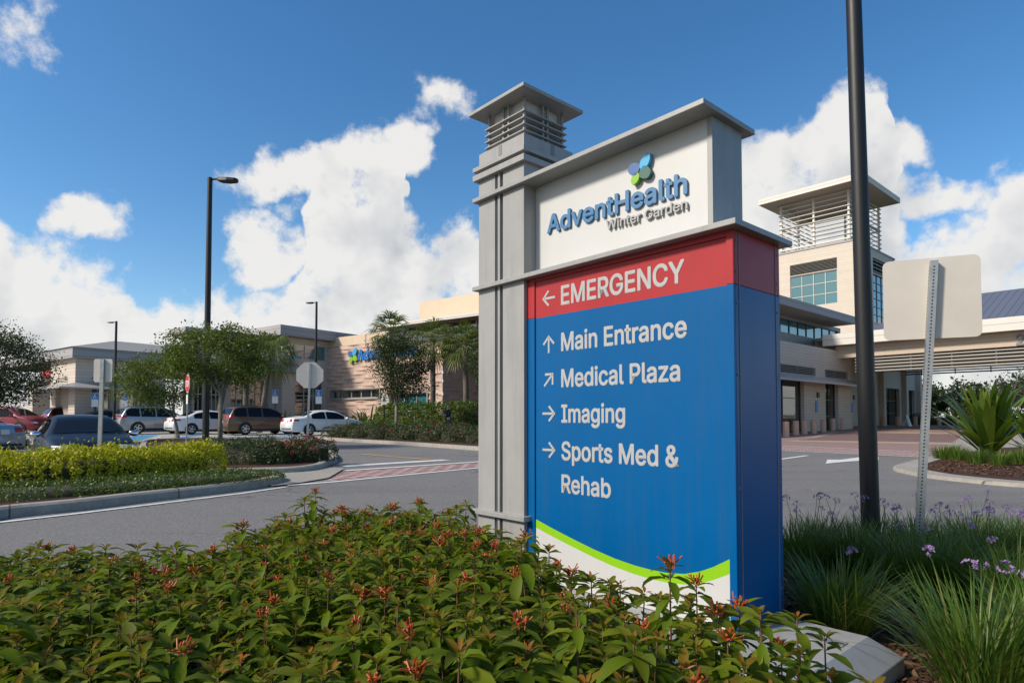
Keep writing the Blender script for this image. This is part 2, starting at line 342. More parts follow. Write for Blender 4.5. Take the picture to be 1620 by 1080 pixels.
M = dict(
 grey=mat('grey_sign_paint', (.325, .322, .315), .42, noise=.10, nscale=5, bump=.05, bscale=70, streak=.5),
 greyd=mat('dark_grey_trim', (.20, .20, .205), .5, noise=.1),
 white=mat('white_sign_face', (.56, .56, .55), .4, noise=.04, nscale=3, streak=.05),
 blue=mat('blue_sign_face', (.0, .098, .29), .33, noise=.10, nscale=2.2, spec=.22, streak=.35),
 red=mat('red_sign_face', (.40, .035, .04), .38, noise=.12, nscale=2.5, spec=.22, streak=.35),
 lime=mat('lime_stripe', (.24, .52, .01), .4, noise=.05),
 letter=mat('silver_lettering', (.43, .43, .43), .35, noise=.14, nscale=30),
 logoblue=mat('steel_blue_letters', (.055, .18, .36), .45, noise=.06), logocyan=mat('cyan_leaf', (.05, .36, .62), .45), logogreen=mat('dark_green_leaf', (.035, .12, .09), .45),
 logonavy=mat('navy_leaf', (.05, .13, .33), .45), logolime=mat('lime_leaf', (.22, .45, .03), .45), lettergrey=mat('grey_letters', (.36, .36, .355), .5), black=mat('black_pole', (.006, .006, .007), .5, noise=.25, nscale=4),
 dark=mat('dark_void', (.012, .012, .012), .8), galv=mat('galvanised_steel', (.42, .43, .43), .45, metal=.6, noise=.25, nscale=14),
 alu=mat('brushed_aluminium', (.64, .585, .51), .5, metal=.15, noise=.12, nscale=3),
 kerb=joint_mat('concrete'),
 asphalt=road_mat('asphalt'),
 paint=mat('road_paint', (.74, .74, .71), .7, noise=.28, nscale=6), ypaint=mat('yellow_road_paint', (.55, .36, .10), .7, noise=.3, nscale=6), bpaint=mat('blue_road_paint', (.06, .26, .50), .7, noise=.2),
 mulch=ground_mat('bark_mulch', (.055, .026, .016), (.03, .016, .012), 22, 60, bump=1.0, speck=(.10, .045, .025)),
 grass=ground_mat('turf', (.06, .085, .025), (.045, .06, .02), 5, 60, bump=.6),
 conc2=ground_mat('light_parking_concrete', (.46, .44, .41), (.38, .37, .35), 7, 90, bump=.2),
 paver=brick_mat('red_pavers', (.30, .10, .09), (.20, .065, .065), (.48, .42, .38), rad(38), 1.35, .5, .34, .055),
 paver2=brick_mat('pink_pavers', (.30, .19, .165), (.26, .155, .135), (.27, .20, .17), rad(41.8), 3.4, .5, .25, .02),
 paver3=brick_mat('maroon_pavers', (.20, .115, .11), (.16, .09, .085), (.2, .14, .12), rad(41.8), 3.4, .5, .25, .02),
 paver4=brick_mat('beige_pavers', (.40, .31, .23), (.36, .27, .20), (.3, .24, .18), rad(41.8), 3.4, .5, .25, .02),
 side=siding('cream_cladding', (.60, .52, .44), .22), sidet=siding('fine_cream_cladding', (.64, .56, .47), .30, .30),
 beam=siding('beige_beam_cladding', (.56, .46, .36), .30, .35), fascia=siding('white_metal_fascia', (.70, .66, .60), .55, .45), fasciag=siding('grey_metal_fascia', (.36, .35, .35), .45, .5),
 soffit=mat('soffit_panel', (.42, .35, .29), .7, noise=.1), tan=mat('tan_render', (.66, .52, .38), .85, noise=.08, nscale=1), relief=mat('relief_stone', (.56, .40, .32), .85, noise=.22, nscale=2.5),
 roofm=siding('standing_seam_roof', (.10, .12, .17), .5, .7, axis=1), roofg=siding('grey_standing_seam_roof', (.27, .27, .26), .45, .5, axis=1),
  louvd=mat('dark_louvre', (.10, .10, .085), .5), louv=mat('louvre_metal', (.30, .28, .25), .5, noise=.1), louvw=mat('pale_louvre', (.62, .58, .52), .5), glassb=glass('blue_glass', (.03, .16, .19)), glassd=glass('dark_glass', (.012, .014, .016)),
 mull=mat('window_frame', (.45, .44, .41), .4, metal=.3), mulld=mat('dark_window_frame', (.05, .05, .05), .4), awn=mat('awning_metal', (.42, .40, .38), .45, metal=.2, noise=.1),
 boll=mat('terracotta_bollard', (.62, .40, .30), .8, noise=.12, nscale=6, bump=.2), interior=mat('room_interior', (.10, .08, .06), .9),
 redl=mat('red_letters', (.55, .02, .03), .4), stopred=mat('stop_sign_red', (.55, .02, .025), .4), signblue=mat('sign_blue', (.02, .17, .50), .4), signwhite=mat('sign_white', (.78, .78, .76), .4),
 tyre=mat('tyre_rubber', (.015, .015, .015), .85), rim=mat('alloy_rim', (.50, .50, .51), .35, metal=.7), chrome=mat('chrome', (.75, .75, .76), .12, metal=1.0), lampred=mat('tail_lamp', (.42, .015, .02), .15), lampclr=mat('head_lamp', (.7, .7, .7), .1),
 plastic=mat('black_plastic', (.025, .025, .025), .6), carglass=glass('car_glass', (.008, .009, .011), .03, .002, 1.45, .3), plate=mat('number_plate', (.7, .7, .66), .5),
 bark=mat('grey_bark', (.22, .19, .155), .9, noise=.4, nscale=9, bump=.6, bscale=30), palmbark=mat('palm_bark', (.17, .14, .115), .95, noise=.4, nscale=8, bump=.8, bscale=14), twig=mat('red_brown_stem', (.16, .07, .045), .7), skin=mat('skin', (.55, .33, .25), .6), coat=mat('dark_jacket', (.018, .017, .024), .8), hair=mat('light_hair', (.33, .19, .10), .7), trouser=mat('grey_trousers', (.10, .10, .11), .8),
)
# ------------------------------------------------------------------ ground, road, kerbs, paint
import bmesh
def sheet(name, xs, ys, h, m, kind='structure'):
    X, Y = np.meshgrid(xs, ys); Z = gz(X, Y) + h
    V = np.stack([X, Y, Z], -1).reshape(-1, 3); nx, ny = len(xs), len(ys)
    i = np.arange(nx - 1)[None, :] + np.arange(ny - 1)[:, None] * nx
    Fc = np.stack([i, i + 1, i + 1 + nx, i + nx], -1).reshape(-1, 4)
    return tag(npmesh(name, V, Fc, m, smooth=True), kind=kind)
sheet('ground', np.r_[-2500, -900, -300, np.arange(-120, 121, 6.0), 300, 900, 2500], np.r_[-600, -100, -30, np.arange(-12, 120, 3.0), 200, 500, 1500, 3000], -.06, M['grass'])
sheet('road', np.arange(-75, 60.1, .75), np.arange(-6, 47, .75), 0.0, M['asphalt'])
def drape(name, pts, h, m, kind='structure', step=1.5, parent=None):
    bm = bmesh.new(); vs = [bm.verts.new((p[0], p[1], 0)) for p in pts]; f = bm.faces.new(vs)
    if f.normal.z < 0 or sum(a[0] * b[1] - b[0] * a[1] for a, b in zip(pts, pts[1:] + pts[:1])) < 0: f.normal_flip()
    for ax in (0, 1):
        lo = min(p[ax] for p in pts); hi = max(p[ax] for p in pts)
        for c in np.arange(math.ceil(lo / step) * step, hi, step):
            n = [0, 0, 0]; n[ax] = 1; co = [0, 0, 0]; co[ax] = c
            bmesh.ops.bisect_plane(bm, geom=bm.verts[:] + bm.edges[:] + bm.faces[:], plane_co=co, plane_no=n)
    for v_ in bm.verts: v_.co.z = float(gz(v_.co.x, v_.co.y)) + h
    me = bpy.data.meshes.new(name); bm.to_mesh(me); bm.free(); me.materials.append(m)
    o = bpy.data.objects.new(name, me); COL.objects.link(o)
    if parent: o.parent = parent
    return tag(o, kind=kind)
def smooth_loop(pts, n=4):
    out = []; N = len(pts); P_ = [np.array(p, float) for p in pts]
    for i in range(N):
        a, b, c, d = P_[i - 1], P_[i], P_[(i + 1) % N], P_[(i + 2) % N]
        for k in range(n):
            t = k / n; out.append(tuple(.5 * (2 * b + (c - a) * t + (2 * a - 5 * b + 4 * c - d) * t * t + (3 * b - a - 3 * c + d) * t ** 3)))
    return out
def inset(pts, d):
    N = len(pts); area = sum(pts[i][0] * pts[(i + 1) % N][1] - pts[(i + 1) % N][0] * pts[i][1] for i in range(N)); s = 1 if area > 0 else -1
    out = []
    for i in range(N):
        p, q, r = (np.array(pts[i - 1]), np.array(pts[i]), np.array(pts[(i + 1) % N]))
        t = (r - p) / (np.linalg.norm(r - p) + 1e-9); n = np.array([-t[1], t[0]]) * s
        out.append(tuple(q + n * d))
    return out
def island(kerb_name, bed_name, pts, kw=.28, kh=.13, bedh=.11, bedmat='mulch', sm=4, kerbmat='kerb'):
    pts = smooth_loop(pts, sm) if sm else pts
    rings = [(pts, -.03), (inset(pts, .015), kh * .8), (inset(pts, .05), kh), (inset(pts, kw), kh), (inset(pts, kw + .01), bedh - .05)]
    b = MB(); R_ = []
    for rp, h in rings: R_.append([b.vert((x, y, float(gz(x, y)) + h)) for x, y in rp])
    N = len(pts)
    for r0, r1 in zip(R_, R_[1:]):
        for i in range(N): j = (i + 1) % N; b.face((r0[i], r0[j], r1[j], r1[i]))
    tag(b.build(kerb_name, M[kerbmat]), kind='structure')
    drape(bed_name, inset(pts, kw - .01), bedh, M[bedmat])
    return pts
# the bed the sign stands in
island('sign_bed_kerb', 'sign_bed_soil', [(-4.2, -3), (-3.6, 2.4), (-2.2, 4.1), (-.4, 5.0), (2.2, 5.75), (4.6, 5.9), (7.5, 5.0), (9.5, 3), (9.5, -3)], bedh=.015, kh=.045)
# hedge island on the left
ISL1 = [gxy(-260, 860), gxy(0, 821), gxy(120, 808), gxy(230, 794), gxy(380, 776), gxy(448, 764), gxy(440, 757), gxy(400, 755.5), gxy(340, 754), (-6.2, 12.3), (-8.5, 11.2), (-13, 9.0)]
island('hedge_island_kerb', 'hedge_island_soil', ISL1, kw=.2)
# rose bed island with the tree and the light pole
ISL2 = [gxy(300, 752), gxy(380, 751), gxy(470, 748), gxy(512, 742), gxy(520, 736), (-4.7, 17.0), (-6.2, 21), (-10, 27.5), (-14, 30.5), (-16.5, 29), (-14.8, 25), (-11.6, 20.0), (-8.2, 17.4), (-7.4, 15.0)]
island('rose_bed_kerb', 'rose_bed_soil', ISL2, kw=.2)
# pavement ramp between the two
drape('pavement_ramp', [gxy(200, 757), gxy(330, 749.5), gxy(470, 746), gxy(512, 740), gxy(545, 742), gxy(520, 757), gxy(480, 764), gxy(458, 767), gxy(430, 770), gxy(380, 764), gxy(300, 762)], .022, M['kerb'])
# white lines on the road
def line(name, p0, p1, wd, h=.009, m='paint'):
    p0, p1 = np.array(p0), np.array(p1); d = (p1 - p0) / np.linalg.norm(p1 - p0); n = np.array([-d[1], d[0]]) * wd / 2
    return drape(name, [tuple(p0 - n), tuple(p1 - n), tuple(p1 + n), tuple(p0 + n)], h, M[m])
e = [gxy(-200, 852), gxy(0, 826.5), gxy(120, 813), gxy(230, 799.5), gxy(380, 781), gxy(455, 770)]
for a, b in zip(e, e[1:]): line('road_edge_line', a, b, .10)
q = [gxy(455, 768), gxy(520, 763), gxy(757, 740), gxy(900, 724)]
for a, b in zip(q, q[1:]): line('crosswalk_line', a, b, .16)
q2 = [gxy(546, 744.5), gxy(757, 730.5), gxy(900, 717)]
for a, b in zip(q2, q2[1:]): line('crosswalk_line', a, b, .22)
drape('paver_crosswalk', [gxy(513, 761.5), gxy(757, 738.5), gxy(900, 723), gxy(900, 718), gxy(757, 732), gxy(548, 746)], .006, M['paver'])
line('stop_line', gxy(542, 737.5), gxy(706, 727.5), .42)
line('yellow_line', gxy(572, 718), gxy(680, 727), .16, m='ypaint')
# right side: crosswalk, arrow and plaza
for a, b in (((1100, 699), (1490, 716.5)), ((1100, 706), (1460, 723))): line('crosswalk_line', gxy(*a), gxy(*b), .20)
drape('paver_crosswalk', [gxy(1100, 700), gxy(1483, 717), gxy(1455, 722), gxy(1100, 705)], .006, M['paver'])
line('lane_line', gxy(1150, 738.5), gxy(1277, 720.5), .16)
drape('turn_arrow', [gxy(1306, 733.5), gxy(1309, 727), gxy(1330, 727.2), gxy(1358, 723.5), gxy(1390, 722.5), gxy(1390, 727.5), gxy(1352, 729.5), gxy(1332, 731)], .009, M['paint'])
drape('plaza', [gxy(1100, 699), gxy(1490, 716), gxy(1560, 700), (46, 34), (60, 44), (60, 80), (0, 80), (-3, 36)], .006, M['paver2'])
drape('plaza_dark_paving', [gxy(1262, 696), gxy(1330, 684), gxy(1500, 687), gxy(1520, 689), gxy(1504, 699.5)], .012, M['paver3'])
drape('plaza_beige_band', [gxy(1240, 698), gxy(1262, 696.3), gxy(1504, 700), gxy(1506, 703.5)], .012, M['paver4'])
drape('plaza_beige_band', [gxy(1262, 695.5), gxy(1330, 683.5), gxy(1500, 686.6), gxy(1500, 684.4), gxy(1316, 682)], .012, M['paver4'])
island('planter_island_kerb', 'planter_island_soil', [gxy(1412, 742), gxy(1440, 751), gxy(1500, 760), gxy(1640, 772), gxy(1800, 772), gxy(1850, 735), gxy(1760, 715), gxy(1640, 708), gxy(1545, 711), gxy(1490, 720), gxy(1440, 732)], kw=.5, kh=.07, bedh=.06)
drape('corner_pavement', [gxy(1487, 712), gxy(1512, 699), gxy(1520, 689), gxy(1560, 687), gxy(1700, 690), gxy(1700, 708), gxy(1540, 712)], .016, M['kerb'])
# parking bays
drape('parking_bays', [gxy(-60, 703), gxy(200, 698.5), gxy(430, 694), gxy(505, 692.5), gxy(560, 680), gxy(300, 677), gxy(-60, 684)], .010, M['conc2'])
for (a, b, wd) in (((200, 697.5), (236, 688), 1.0), ((262, 697), (320, 686.5), .5), ((400, 693), (470, 687), .5), ((456, 692.5), (500, 689), .5), ((300, 693.5), (385, 691.5), .7)):
    line('bay_marking', gxy(*a), gxy(*b), wd, .016, 'bpaint')
for (a, b) in (((180, 699), (240, 699.5)), ((372, 695.5), (372, 692)), ((236, 697), (255, 691)), ((388, 694.5), (398, 690.5)), ((426, 693.5), (440, 690))):
    line('bay_line', gxy(*a), gxy(*b), .14, .020)
ISL3 = [gxy(503, 693.6), gxy(522, 696.6), gxy(640, 704), gxy(757, 712.5), gxy(900, 722), gxy(1010, 722), (9, 31), (5, 60), (-20, 60), uY(575, 50), uY(585, 43), gxy(562, 687), gxy(530, 691)]
island('long_bed_kerb', 'long_bed_soil', ISL3, kw=.3)
ISL4 = [(-26, 15.5), gxy(-40, 712), gxy(20, 711.5), gxy(50, 707), gxy(52, 702), gxy(30, 699.5), gxy(-60, 699), (-30, 24)]
island('side_bed_kerb', 'side_bed_soil', ISL4, kw=.25)

# ------------------------------------------------------------------ the monument sign
SD = 2.75; SO = at(1165, 664, SD); SO[2] = 0.0
ROT = math.atan2(885, 990); SF = Frame(SO, ROT)
sign = thing('monument_sign', 'tall grey monument sign with red and blue directory panel and louvred column', 'sign', SO, ROT)
YC = 1.331; YL = 1.762; XC = -.036; XU = .065; W_ = .432; XB = .395
# plinth
b = MB()
top = [(-.30, -.385), (.385, -.385), (.385, 1.95), (-.30, 1.95)]; lo = [(-.41, -.49), (.49, -.49), (.49, 2.06), (-.41, 2.06)]
rings = [[b.vert((x, y, z)) for x, y in pp] for pp, z in ((lo, -.05), (lo, .085), (top, .172))]
for r0, r1 in zip(rings, rings[1:]):
    for i in range(4): b.face((r0[i], r0[(i + 1) % 4], r1[(i + 1) % 4], r1[i]))
b.face(rings[2]); b.build('plinth', M['grey'], sign, bevel=.004)
b = MB().box(.17, .23, -.36, -.19, .172, .176); b.build('access_plate', M['greyd'], sign)
# directory box
b = MB().box(0.004, W_, 0, YC, .172, 1.701)
b.box(-.010, .004, 0, .036, .172, 1.701); b.box(-.010, .004, 1.268, YC, .172, 1.701)
b.build('directory_box', M['blue'], sign, bevel=.003)
b = MB().box(0.004, W_, 0, YC, 1.7015, 1.958); b.box(-.010, .004, 0, .036, 1.7015, 1.958); b.box(-.010, .004, 1.268, YC, 1.7015, 1.958); b.box(-.010, .004, .036, 1.268, 1.917, 1.958)
b.build('emergency_box', M['red'], sign, bevel=.003)
b = MB()   # seams and screws on the narrow side
for x in (.035, .385): b.box(x, x + .004, -.003, 0.001, .18, 1.955)
b.build('side_seam', M['greyd'], sign)
for z in (.3, .8, 1.3, 1.62, 1.76, 1.9):
    for x in (.018, .405): MB().lathe([(.0001, -.004), (.006, -.003), (.006, .0)], 8, (x, 0, z), 'y').build('screw', M['greyd'], sign)
# directory panel: red, blue, lime, white areas butted in one plane
ys = [1.266, 1.12, .97, .82, .68, .56, .46, .36, .27, .19, .12, .038]
zt = [.519, .480, .444, .411, .386, .373, .368, .370, .382, .407, .440, .489]
zb = [.470, .434, .400, .368, .343, .329, .323, .324, .333, .353, .382, .424]
xp = -.001
def strip(name, zu, zl, m):
    s_ = MB()
    for i in range(len(ys) - 1):
        s_.poly([(xp, ys[i], zl(i)), (xp, ys[i], zu(i)), (xp, ys[i + 1], zu(i + 1)), (xp, ys[i + 1], zl(i + 1))])
    return s_.build(name, m, sign)
strip('blue_panel', lambda i: 1.701, lambda i: zt[i], M['blue']); strip('lime_stripe', lambda i: zt[i], lambda i: zb[i], M['lime'])
strip('white_panel_foot', lambda i: zb[i], lambda i: .176, M['white'])
MB().poly([(xp, 1.266, 1.7012), (xp, 1.266, 1.9155), (xp, .038, 1.9155), (xp, .038, 1.7012)]).build('red_panel', M['red'], sign)
# lettering
import os
try: FONT = bpy.data.fonts.load(os.path.join(bpy.utils.system_resource('DATAFILES', path='fonts'), 'Inter.woff2'))
except Exception: FONT = None
def text_mesh(body, extrude=0.0, offset=0.0):
    cu = bpy.data.curves.new('t', 'FONT'); cu.body = body; cu.extrude = extrude; cu.offset = offset; cu.resolution_u = 3
    if FONT: cu.font = FONT
    o = bpy.data.objects.new('t', cu); COL.objects.link(o); bpy.context.view_layer.update()
    me = bpy.data.meshes.new_from_object(o.evaluated_get(bpy.context.evaluated_depsgraph_get()))
    bpy.data.objects.remove(o); bpy.data.curves.remove(cu)
    return me
def mesh_co(me):
    co = np.empty(len(me.vertices) * 3, np.float32); me.vertices.foreach_get('co', co); return co.reshape(-1, 3)
def lettering(name, body, mapf, cap, width, m, parent, depth=.003, bold=.03, label=None):
    """mapf(s, z, d) -> local point; s runs along the line, z up, d out of the face; strokes thickened by shifted copies"""
    me = text_mesh(body, .5); co = mesh_co(me); hm = text_mesh('H', .5); hc = mesh_co(hm); bpy.data.meshes.remove(hm)
    x0, x1 = co[:, 0].min(), co[:, 0].max(); z0, z1 = hc[:, 1].min(), hc[:, 1].max()
    polys = [tuple(p.vertices) for p in me.polygons]; bpy.data.meshes.remove(me)
    dirs = [(0, 0)] + [(math.cos(k * math.pi / 5), math.sin(k * math.pi / 5)) for k in range(10)] if bold else [(0, 0)]
    V = []; Fc = []; k = cap
    for i, (dx, dz) in enumerate(dirs):
        s = (co[:, 0] - x0) / (x1 - x0) * (width - 2 * bold * k) + bold * k * (1 + dx)
        z = bold * k + (co[:, 1] - z0) / (z1 - z0) * (cap - 2 * bold * k) + dz * bold * k
        d = (co[:, 2] + .5) * (depth - i * .00008)
        n0 = len(V); V += [mapf(a, b_, c) for a, b_, c in zip(s, z, d)]; Fc += [tuple(j + n0 for j in f) for f in polys]
    bb = MB(); bb.v = [tuple(float(c) for c in p) for p in V]; bb.f = Fc; bb.m = [0] * len(Fc)
    return bb.build(name, m, parent, label=label)
for body, y0, y1, z0, cap in (('EMERGENCY', 1.058, .252, 1.750, .112), ('Main Entrance', 1.058, .242, 1.488, .106), ('Medical Plaza', 1.058, .280, 1.283, .104),
                              ('Imaging', 1.058, .607, 1.084, .103), ('Sports Med &', 1.058, .290, .874, .106), ('Rehab', 1.058, .703, .692, .104)):
    lettering('lettering', body, lambda s, z, d, y0=y0, z0=z0: (xp - .0006 - d, y0 - s, z0 + z), cap, y0 - y1, M['letter'], sign, .0016, .035)
def arrow(cy, cz, ang, size=.052):
    pts = []; ca, sa = math.cos(ang), math.sin(ang); bb = MB()
    def T(px, pz): return (xp - .0018, cy - (px * ca - pz * sa) * size, cz + (px * sa + pz * ca) * size)
    bb.poly([T(-1, -.13), T(.75, -.13), T(.75, .13), T(-1, .13)])
    for s_ in (1, -1):
        q_ = [T(1.0, 0), T(.1, .92 * s_), T(-.1, .74 * s_), T(.66, 0)]
        bb.poly(q_ if s_ > 0 else q_[::-1])
    return bb.build('arrow', M['letter'], sign)
arrow(1.157, 1.806, math.pi); arrow(1.157, 1.538, math.pi / 2); arrow(1.157, 1.333, math.pi / 4); arrow(1.157, 1.137, 0); arrow(1.157, .928, 0)
# header box with white face
MB().box(XU + .006, .338, .136, YC, 1.985, 2.545).build('header_box', M['grey'], sign, bevel=.003)
MB().box(XU, XU + .004, .166, YC, 1.99, 2.545).build('header_panel', M['white'], sign)
MB().box(XU - .006, XU + .006, .136, .162, 1.985, 2.545).build('corner_trim', M['grey'], sign)
lettering('logo_lettering', 'AdventHealth', lambda s, z, d: (XU - .004 - d, 1.223 - s, 2.207 + z - .018 * s), .112, 1.223 - .268, M['logoblue'], sign, .010, .040)
lettering('logo_lettering', 'Winter Garden', lambda s, z, d: (XU - .004 - d, .770 - s, 2.126 + z - .02 * s), .052, .770 - .267, M['lettergrey'], sign, .012, .03)
def leaf_plate(name, pts, m):
    bb = MB(); n = len(pts); a = [bb.vert((XU - .003, y, z)) for y, z in pts]; c = [bb.vert((XU - .028, y, z)) for y, z in pts]
    bb.face(c[::-1])
    for i in range(n): bb.face((a[i], a[(i + 1) % n], c[(i + 1) % n], c[i]))
    bb.build(name, m, sign)
def petal(cy, cz, ang, L, Wd, sharp):
    out = []
    for k in range(24):
        t = 2 * math.pi * k / 24; x = math.cos(t); r_ = abs(math.sin(t)) ** sharp * math.copysign(1, math.sin(t))
        px, pz = x * L / 2, r_ * Wd / 2 * (1 - .12 * x)
        out.append((cy - (px * math.cos(ang) - pz * math.sin(ang)), cz + px * math.sin(ang) + pz * math.cos(ang)))
    return out
lcy, lcz = .540, 2.383
leaf_plate('logo_leaf', petal(lcy - .037, lcz + .036, rad(55), .088, .054, 1.1), M['logocyan'])
leaf_plate('logo_leaf', petal(lcy + .034, lcz + .016, rad(150), .074, .064, .7), M['logonavy'])
leaf_plate('logo_leaf', petal(lcy + .026, lcz - .036, rad(240), .064, .048, 1.1), M['logolime'])
leaf_plate('logo_leaf', petal(lcy - .036, lcz - .022, rad(-32), .072, .062, .7), M['logogreen'])
# caps
def slab(name, x0, x1, y0, y1, za, zb_, th, m='grey'):
    """flat cap whose height runs from za at y0 to zb_ at y1"""
    bb = MB().hexa([(x0, y0, za - th), (x1, y0, za - th), (x1, y1, zb_ - th), (x0, y1, zb_ - th), (x0, y0, za), (x1, y0, za), (x1, y1, zb_), (x0, y1, zb_)])
    return bb.build(name, M[m], sign, bevel=.003)
c = SF.hx(-.07, 1163.3, 343.1); cl = SF.hx(-.07, 748.8, 453.9)
slab('mid_cap', -.070, W_ + .05, float(c[1]), YL + .028, float(c[2]), float(cl[2]), .027)
c2 = SF.hx(-.07, 1112.9, 154.2); cl2 = SF.hx(-.07, 749.7, 314.4)
slab('top_cap', -.070, .338 + .07, float(c2[1]), YL + .028, float(c2[2]), float(cl2[2]), .026)
# column
col_z = 2.652
b = MB()
b.box(XC, XB, YC, 1.523, .05, col_z); b.box(XC, XB, 1.553, 1.571, .05, col_z); b.box(XC, XB, 1.577, 1.577 + .002, .05, col_z); b.box(XC, XB, 1.600, YL, .05, col_z)
b.box(XC + .022, XB, 1.523, 1.553, .05, col_z); b.box(XC + .012, XB, 1.571, 1.577, .05, col_z); b.box(XC + .03, XB, 1.579, 1.600, .05, col_z)
b.build('column', M['grey'], sign)
b = MB().box(XC + .019, XC + .0225, 1.5235, 1.5525, .06, col_z); b.build('column_groove', M['greyd'], sign)
b = MB().box(XC - .03, XB + .03, YC + .002 - .032, YL + .03, .503, .533); b.build('column_band', M['grey'], sign, bevel=.003)
def band(name, o, z0, z1, m='grey', inn=0): return MB().box(XC - o, XB + o, YC - o, YL + o, z0, z1).build(name, M[m], sign, bevel=.002)
band('column_band', .030, 2.652, 2.690); band('column_neck', -.012, 2.690, 2.712, 'greyd'); band('column_band', .030, 2.712, 2.740)
b = MB().box(XC, XB, YC, YL, 2.740, 2.832); b.build('lantern_block', M['grey'], sign, bevel=.002)
MB().box(XC - .002, XC + .003, 1.535, 1.565, 2.762, 2.825).build('lantern_slot', M['greyd'], sign); MB().box(.195, .225, YC - .002, YC + .003, 2.762, 2.825).build('lantern_slot', M['greyd'], sign)
i_ = .042
b = MB().box(XC + i_ + .03, XB - i_ - .03, YC + i_ + .03, YL - i_ - .03, 2.832, 3.085); b.build('lantern_core', M['white'], sign)
for x in (XC + i_, .165, .205, XB - i_ - .014):
    for y in (YC + i_, YL - i_ - .014): MB().box(x, x + .014, y, y + .014, 2.832, 3.085).build('lantern_post', M['grey'], sign)
for y in (1.515, 1.565):
    for x in (XC + i_, XB - i_ - .014): MB().box(x, x + .014, y, y + .014, 2.832, 3.085).build('lantern_post', M['grey'], sign)
for z in (2.868, 2.908, 2.948, 2.990): MB().box(XC + i_ - .016, XB - i_ + .016, YC + i_ - .016, YL - i_ + .016, z, z + .007).build('lantern_louvre', M['grey'], sign)
MB().box(XC - .05, XB + .05, YC - .05, YL + .05, 3.085, 3.108).build('lantern_roof', M['grey'], sign, bevel=.003)
# ------------------------------------------------------------------ buildings
def wall_holes(b, Mf, s0, s1, z0, z1, holes, depth=.15):
    """flat wall with rectangular openings and their reveals; Mf(s, z, d) with d going into the wall"""
    S = sorted({s0, s1} | {min(max(c, s0), s1) for h in holes for c in h[:2]}); Z = sorted({z0, z1} | {min(max(c, z0), z1) for h in holes for c in h[2:]})
    for a, c in zip(S, S[1:]):
        for p, q in zip(Z, Z[1:]):
            ms, mz = (a + c) / 2, (p + q) / 2
            if any(h[0] < ms < h[1] and h[2] < mz < h[3] for h in holes): continue
            b.poly([Mf(a, p, 0), Mf(c, p, 0), Mf(c, q, 0), Mf(a, q, 0)])
    for a, c, p, q in holes:
        b.poly([Mf(a, p, 0), Mf(a, q, 0), Mf(a, q, depth), Mf(a, p, depth)]); b.poly([Mf(c, p, 0), Mf(c, p, depth), Mf(c, q, depth), Mf(c, q, 0)])
        b.poly([Mf(a, q, 0), Mf(c, q, 0), Mf(c, q, depth), Mf(a, q, depth)]); b.poly([Mf(a, p, 0), Mf(a, p, depth), Mf(c, p, depth), Mf(c, p, 0)])
def bar(b, Mf, s0, s1, z0, z1, d0, d1):
    b.hexa([Mf(s0, z0, d0), Mf(s1, z0, d0), Mf(s1, z0, d1), Mf(s0, z0, d1), Mf(s0, z1, d0), Mf(s1, z1, d0), Mf(s1, z1, d1), Mf(s0, z1, d1)])
def window(parent, Mf, hole, cols, rows, gm='glassb', fm='mull', depth=.12, fw=.05, name='window'):
    a, c, p, q = hole
    b = MB().poly([Mf(a, p, depth), Mf(c, p, depth), Mf(c, q, depth), Mf(a, q, depth)]); o = b.build(name, M[gm], parent)
    b = MB(); sg = 1 if c > a else -1
    ds = depth - .07; de = depth - .004
    for i in range(cols + 1):
        s = a + (c - a) * i / cols; s = min(max(s, min(a, c) + fw / 2), max(a, c) - fw / 2); bar(b, Mf, s - fw / 2, s + fw / 2, p, q, ds, de)
    for i in range(rows + 1):
        z = p + (q - p) * i / rows; z = min(max(z, p + fw / 2), q - fw / 2); bar(b, Mf, a, c, z - fw / 2, z + fw / 2, ds + .004, de - .004)
    b.build('window_frame', M[fm], o); return o
def louvres(parent, Mf, hole, n, m='louv', d0=.0, d1=.09, posts=0, back=True, name='louvre_panel', th=.35):
    a, c, p, q = hole; b = MB()
    for i in range(n):
        z = p + (q - p) * (i + .5) / n; t = (q - p) / n * th
        b.hexa([Mf(a, z - t / 2 - .02, d0), Mf(c, z - t / 2 - .02, d0), Mf(c, z - t / 2 + .03, d1), Mf(a, z - t / 2 + .03, d1), Mf(a, z + t / 2 - .02, d0), Mf(c, z + t / 2 - .02, d0), Mf(c, z + t / 2 + .03, d1), Mf(a, z + t / 2 + .03, d1)])
    for i in range(posts):
        s = a + (c - a) * (i + .5) / posts; bar(b, Mf, s - .04, s + .04, p, q, d1 + .003, d1 + .06)
    o = b.build(name, M[m], parent)
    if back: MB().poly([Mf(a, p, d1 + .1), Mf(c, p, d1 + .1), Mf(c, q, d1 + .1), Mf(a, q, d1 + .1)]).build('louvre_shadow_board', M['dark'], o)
    return o
def front(y0): return lambda s, z, d: (s, y0 + d, z)      # wall facing local -y
def side(x0): return lambda s, z, d: (x0 + d, s, z)        # wall facing local -x

